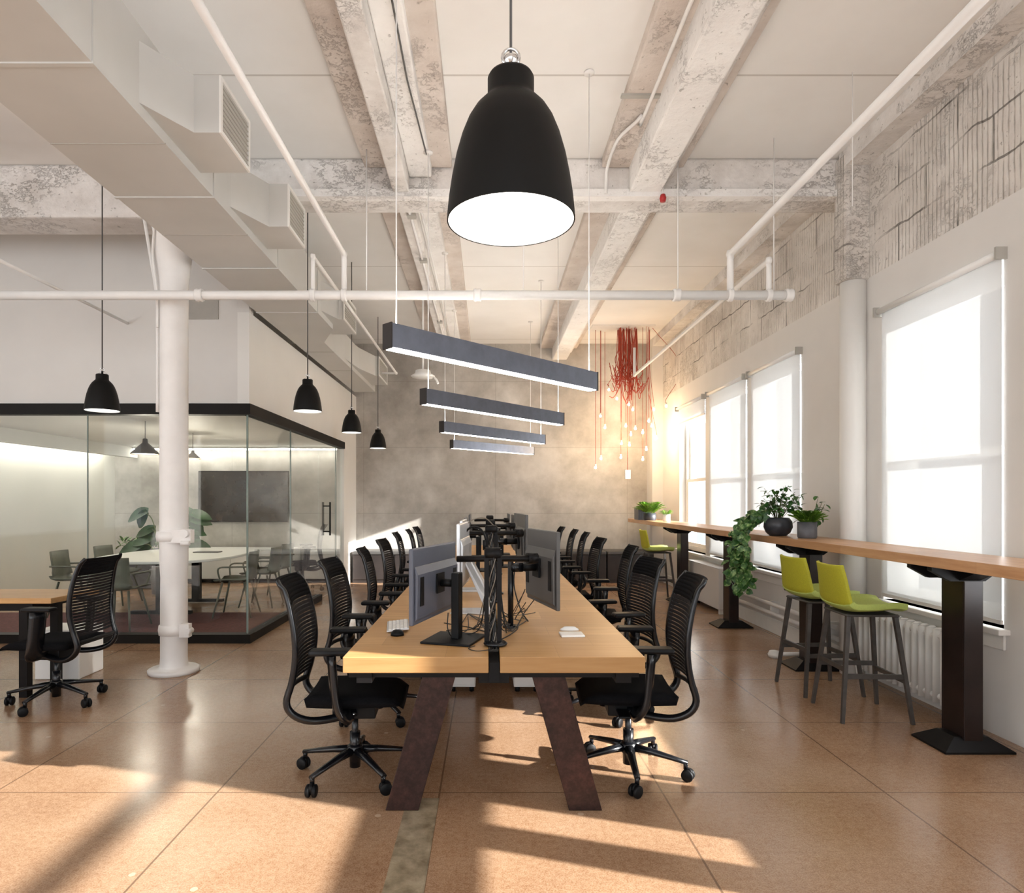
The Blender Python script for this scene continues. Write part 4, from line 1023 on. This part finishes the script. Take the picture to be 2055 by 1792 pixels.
for i in range(11):
    oy = random.uniform(.02, .26); ox = -.27-random.uniform(0, .07); zl = random.uniform(-.25, -.52) if i % 3 else random.uniform(-.5, -.58)
    P = catmull([(-.05, oy*.3, .15), (-.16, oy*.7, .16+random.uniform(0, .05)), (ox, oy, .04), (ox-.01+random.uniform(-.02, .02), oy+random.uniform(-.04, .04), zl*.5), (ox+random.uniform(-.02, .03), oy+random.uniform(-.06, .04), zl)], 8)
    tube(st, P, .002, 5)
    for q in P[5:]:
        for _ in range(1): leaf(bm, q+rv(.03), rv(1.2)+Vector((-.3, -.3, -.5)), rv(.6)+Vector((-.6, -.6, .5)), random.uniform(.06, .095), random.uniform(.045, .07), .3)
mesh_obj('trailing_leaves', bm, M_leafv, t); mesh_obj('stems', st, M_stem, t)

def fern(loc, label, r, h, leafm, n_=46, pot='cyl', L=.12, potm=None):
    t = thing('potted_fern', label, 'potted plant', loc)
    bm = BM(); lathe(bm, [(0, 0), (r*.92, 0), (r, h*.1), (r, h), (r*.9, h), (r*.88, h*.85), (0, h*.85)], seg=32); mesh_obj('pot', bm, potm or M_pot2, t)
    bm = BM()
    for i in range(n_):
        a = random.uniform(0, 2*PI); e = random.uniform(.6, 4.0)
        dr = Vector((math.cos(a), math.sin(a), e)).normalized(); b = Vector((math.cos(a)*r*.5, math.sin(a)*r*.5, h*.9))
        P = [b + dr*L*u - Vector((0, 0, L*.35*u*u)) for u in (0, .33, .66, 1)]
        tube(bm, P, .0015, 4)
        for q in range(1, 9):
            u = q/8; c_ = b+dr*L*u-Vector((0, 0, L*.35*u*u)); sd = Vector((-math.sin(a), math.cos(a), 0))
            for s in (-1, 1): leaf(bm, c_, sd*s+dr*.5, (0, 0, 1), L*.30*(1.15-u*.7), L*.10, .1, 2)
    mesh_obj('fronds', bm, leafm, t)
    return t
fern((2.74, 5.55, ZT_), 'bright green fern in cylindrical grey pot beside trailing plant', .078, .14, M_leafl, 90, L=.17)
t = thing('ivy_plant', 'dark green upright ivy sprigs behind the bright fern', 'potted plant', (2.87, 5.80, ZT_))
bm = BM(); lathe(bm, [(0, 0), (.045, 0), (.055, .11), (.048, .11), (0, .1)], seg=20); mesh_obj('pot', bm, M_pot2, t)
bm = BM(); st = BM()
for i in range(9):
    a = random.uniform(0, 2*PI); tip = Vector((.13*math.cos(a), .16*math.sin(a), random.uniform(.22, .36))); tube(st, [(0, 0, .1), tip*.6, tip], .002, 5)
    for q in range(5): leaf(bm, tip*(1-q*.14)+rv(.015), rv(), (0, 0, 1), .055, .04)
mesh_obj('leaves', bm, M_leaf, t); mesh_obj('stems', st, M_stem, t)
fern((2.66, 10.6, ZT_), 'bushy green fern near far end of counter', .10, .12, M_leafl, 60, L=.30, potm=M_pot)
fern((2.78, 10.05, ZT_), 'small plant in white pot at far end of counter', .055, .11, M_leafl, 24, L=.12, potm=M_table)
t = thing('planter_box', 'dark ribbed metal planter at far end of the counter', 'planter', (2.63, 11.0, ZT_))
bm = BM(); box(bm, -.10, .10, -.16, .16, 0, .21)
for q in range(8): box(bm, -.105+q*.028, -.098+q*.028, -.166, -.16, 0, .21)
mesh_obj('body', bm, M_pot2, t, bevel=.004)

# ================================================================== MEETING ROOM CONTENTS
t = thing('wall_screen', 'large dark flat television on the meeting room back wall', 'television', (-4.48, 11.93, 1.06))
bm = BM(); box(bm, -.83, .83, -.03, .0, 0, .94); mesh_obj('casing', bm, M_black, t, bevel=.006)
bm = BM(); box(bm, -.815, .815, -.033, -.0305, .015, .925); mesh_obj('screen', bm, M_tv, t)
bm = BM(); box(bm, -.3, .3, 0, .068, .3, .65); mesh_obj('wall_mount', bm, M_black, t)
t = thing('credenza', 'long white low cabinet under the wall television', 'cabinet', (-4.5, 11.68, 0))
bm = BM(); box(bm, -1.1, 1.05, -.25, .28, .07, .60); mesh_obj('body', bm, M_table, t, bevel=.004)
bm = BM(); box(bm, -1.08, 1.03, -.22, .25, .012, .07); mesh_obj('plinth', bm, M_black, t)
for q in range(4):
    bm = BM(); box(bm, -1.09+q*.535, -.565+q*.535, -.268, -.25, .08, .59); mesh_obj('door', bm, M_table, t, bevel=.003)
t = thing('credenza', 'short white cabinet standing by the glass door', 'cabinet', (-2.95, 11.68, 0))
bm = BM(); box(bm, -.28, .28, -.25, .28, .07, .56); mesh_obj('body', bm, M_table, t, bevel=.004)
bm = BM(); box(bm, -.27, .27, -.22, .25, .012, .07); mesh_obj('plinth', bm, M_black, t)
bm = BM(); box(bm, -.27, .27, -.268, -.25, .08, .55); mesh_obj('door', bm, M_table, t, bevel=.003)
t = thing('meeting_table', 'white oval meeting table inside the glass room', 'table', (-4.15, 8.75, 0))
bm = BM(); prism(bm, [(.85*math.copysign(abs(math.cos(a))**.75, math.cos(a)), 1.15*math.copysign(abs(math.sin(a))**.75, math.sin(a))) for a in [2*PI*q/56 for q in range(56)]], 'z', .70, .735); mesh_obj('tabletop', bm, M_table, t, bevel=.008)
for y in (-.5, .5):
    bm = BM(); box(bm, -.05, .05, y-.05, y+.05, .05, .70); box(bm, -.38, .38, y-.04, y+.04, .012, .05); box(bm, -.4, .4, y-.04, y+.04, .66, .70); mesh_obj('leg', bm, M_black, t)
bm = BM(); box(bm, -4.05, -3.7, 8.9, 9.05, .735, .75); tag(mesh_obj('conference_unit', bm, M_greypl, bevel=.005), 'flat grey device lying on the meeting table', 'device')
def shell_chair(label):
    t = thing('meeting_chair', label, 'chair', (0, 0, 0), group='sage grey chairs around meeting table')
    bm = BM(); rows = []
    pr = catmull([(.22, 0, .44), (.1, 0, .45), (-.12, 0, .445), (-.2, 0, .47), (-.235, 0, .60), (-.265, 0, .82)], 4)
    for i, p_ in enumerate(pr):
        hw = .22 if p_.z < .6 else .20; rows.append([bm.verts.new(p_+Vector((.05*abs(v_)**2 if p_.z > .5 else 0, hw*v_, .03*abs(v_)**3 if p_.z < .5 else 0))) for v_ in (-1, -.6, 0, .6, 1)])
    for a, b in zip(rows, rows[1:]):
        for q in range(4): bm.faces.new([a[q], a[q+1], b[q+1], b[q]])
    o = mesh_obj('seat_shell', bm, M_sage, t, smooth=True); sm = o.modifiers.new('solid', 'SOLIDIFY'); sm.thickness = .014
    for sx in (-1, 1):
        for sy in (-1, 1):
            bm = BM(); tube(bm, [(sx*.13, sy*.15, .445), (sx*.23, sy*.22, .012)], [.014, .010], 8); mesh_obj('leg', bm, M_sage, t)
    for sy in (-1, 1):
        bm = BM(); tube(bm, catmull([(.14, sy*.20, .46), (.15, sy*.245, .62), (0, sy*.25, .64), (-.2, sy*.22, .64)], 5), .011, 8); mesh_obj('arm', bm, M_sage, t)
    return t
MC = [(-3.15, 8.15, 185, 'sage meeting chair right of table nearest the glass corner'), (-3.1, 8.9, 178, 'sage meeting chair on right side of table, middle'), (-3.15, 9.6, 172, 'sage meeting chair on right side of table, far'),
      (-4.15, 7.35, 90, 'sage meeting chair at near end of table behind the column'), (-5.2, 8.2, 5, 'sage meeting chair on left side of table, near'), (-5.2, 9.1, -4, 'sage meeting chair on left side of table, far')]
m0 = None
for x, y, a, lb in MC:
    if m0 is None: m0 = shell_chair(lb); m0.location = (x, y, .0); m0.rotation_euler = (0, 0, R(a))
    else: dup(m0, (x, y, 0), R(a), lb)
dup(ch0, (-2.95, 10.35, .013), R(200), 'black office chair inside the glass room by the door')
# inner pendants
def cone_lamp(loc, r, label):
    t = thing('cone_lamp', label, 'pendant lamp', loc); bm = BM()
    lathe(bm, [(r, 0), (r*.93, r*.12), (r*.45, r*.62), (r*.2, r*.85), (r*.16, r*1.15), (0, r*1.2)], seg=36); mesh_obj('shade', bm, M_brownp, t)
    bm = BM(); lathe(bm, [(0, .008), (r*.95, .008), (r*.95, .012), (0, .012)], seg=32); mesh_obj('diffuser', bm, M_warm, t)
    lamp('cone_lamp_light', 'POINT', (loc[0], loc[1], loc[2]-.12), (0, 0, 0), 14, (1, .9, .75), .08)
    bm = BM(); cyl(bm, (0, 0, r*1.2), (0, 0, 2.43-loc[2]), .004, 6); mesh_obj('cord', bm, M_cable, t)
cone_lamp((-4.20, 7.95, 2.02), .165, 'brown cone pendant lamp inside the glass room left of column')
cone_lamp((-4.25, 9.35, 2.05), .11, 'small brown cone pendant lamp inside the glass room right of column')
# big-leaf plant inside
random.seed(8)
t = thing('large_leaf_plant', 'tall plant with big dark green leaves inside the glass room', 'potted plant', (-5.05, 10.1, .012))
bm = BM(); lathe(bm, [(0, 0), (.16, 0), (.20, .38), (.18, .38), (.17, .34), (0, .34)], seg=28); mesh_obj('pot', bm, M_pot2, t)
bm = BM(); st = BM()
for px, py, L in ((282, 1010, .42), (300, 1050, .34), (275, 1085, .38), (300, 1070, .34), (395, 1022, .34), (402, 1012, .30), (395, 1052, .26), (398, 1082, .34), (330, 1030, .4), (355, 1005, .4), (345, 1075, .3)):
    q = Vector(PX(px, py, 10.1)) - Vector((-5.05, 10.1, 0)); base_ = Vector((0, 0, .34)); mid = Vector((q.x*.35, random.uniform(-.1, .1), (q.z+.34)*.62))
    st_pts = catmull([base_, mid, q*.8+Vector((0, 0, .06*q.z+.05))], 5); tube(st, st_pts, .008, 6)
    dr = Vector((1 if q.x > 0 else -1, random.uniform(-.3, .3), -.25)); leaf(bm, st_pts[-1]-dr*.06, dr, (0, -.9, .6), L*1.2, L*.55, .2, 6); leaf(bm, st_pts[-1]-dr*.05, dr+Vector((0, .2, -.7)), (.2, -.9, .4), L, L*.5, .2, 6)
mesh_obj('leaves', bm, M_leafd, t); mesh_obj('stems', st, M_stem, t)
bm = BM()
t = thing('table_planter', 'low planter with olive green leaves behind meeting table edge', 'potted plant', (-5.75, 10.75, 0))
bm = BM(); box(bm, -.25, .25, -.12, .12, .012, .66); mesh_obj('planter', bm, M_pot2, t, bevel=.01)
bm = BM()
for i in range(90): leaf(bm, (random.uniform(-.32, .32), random.uniform(-.15, .15), .66+random.uniform(0, .14)), rv()+Vector((0, 0, .3)), (0, 0, 1), .12, .05)
mesh_obj('leaves', bm, M_leafv, t)
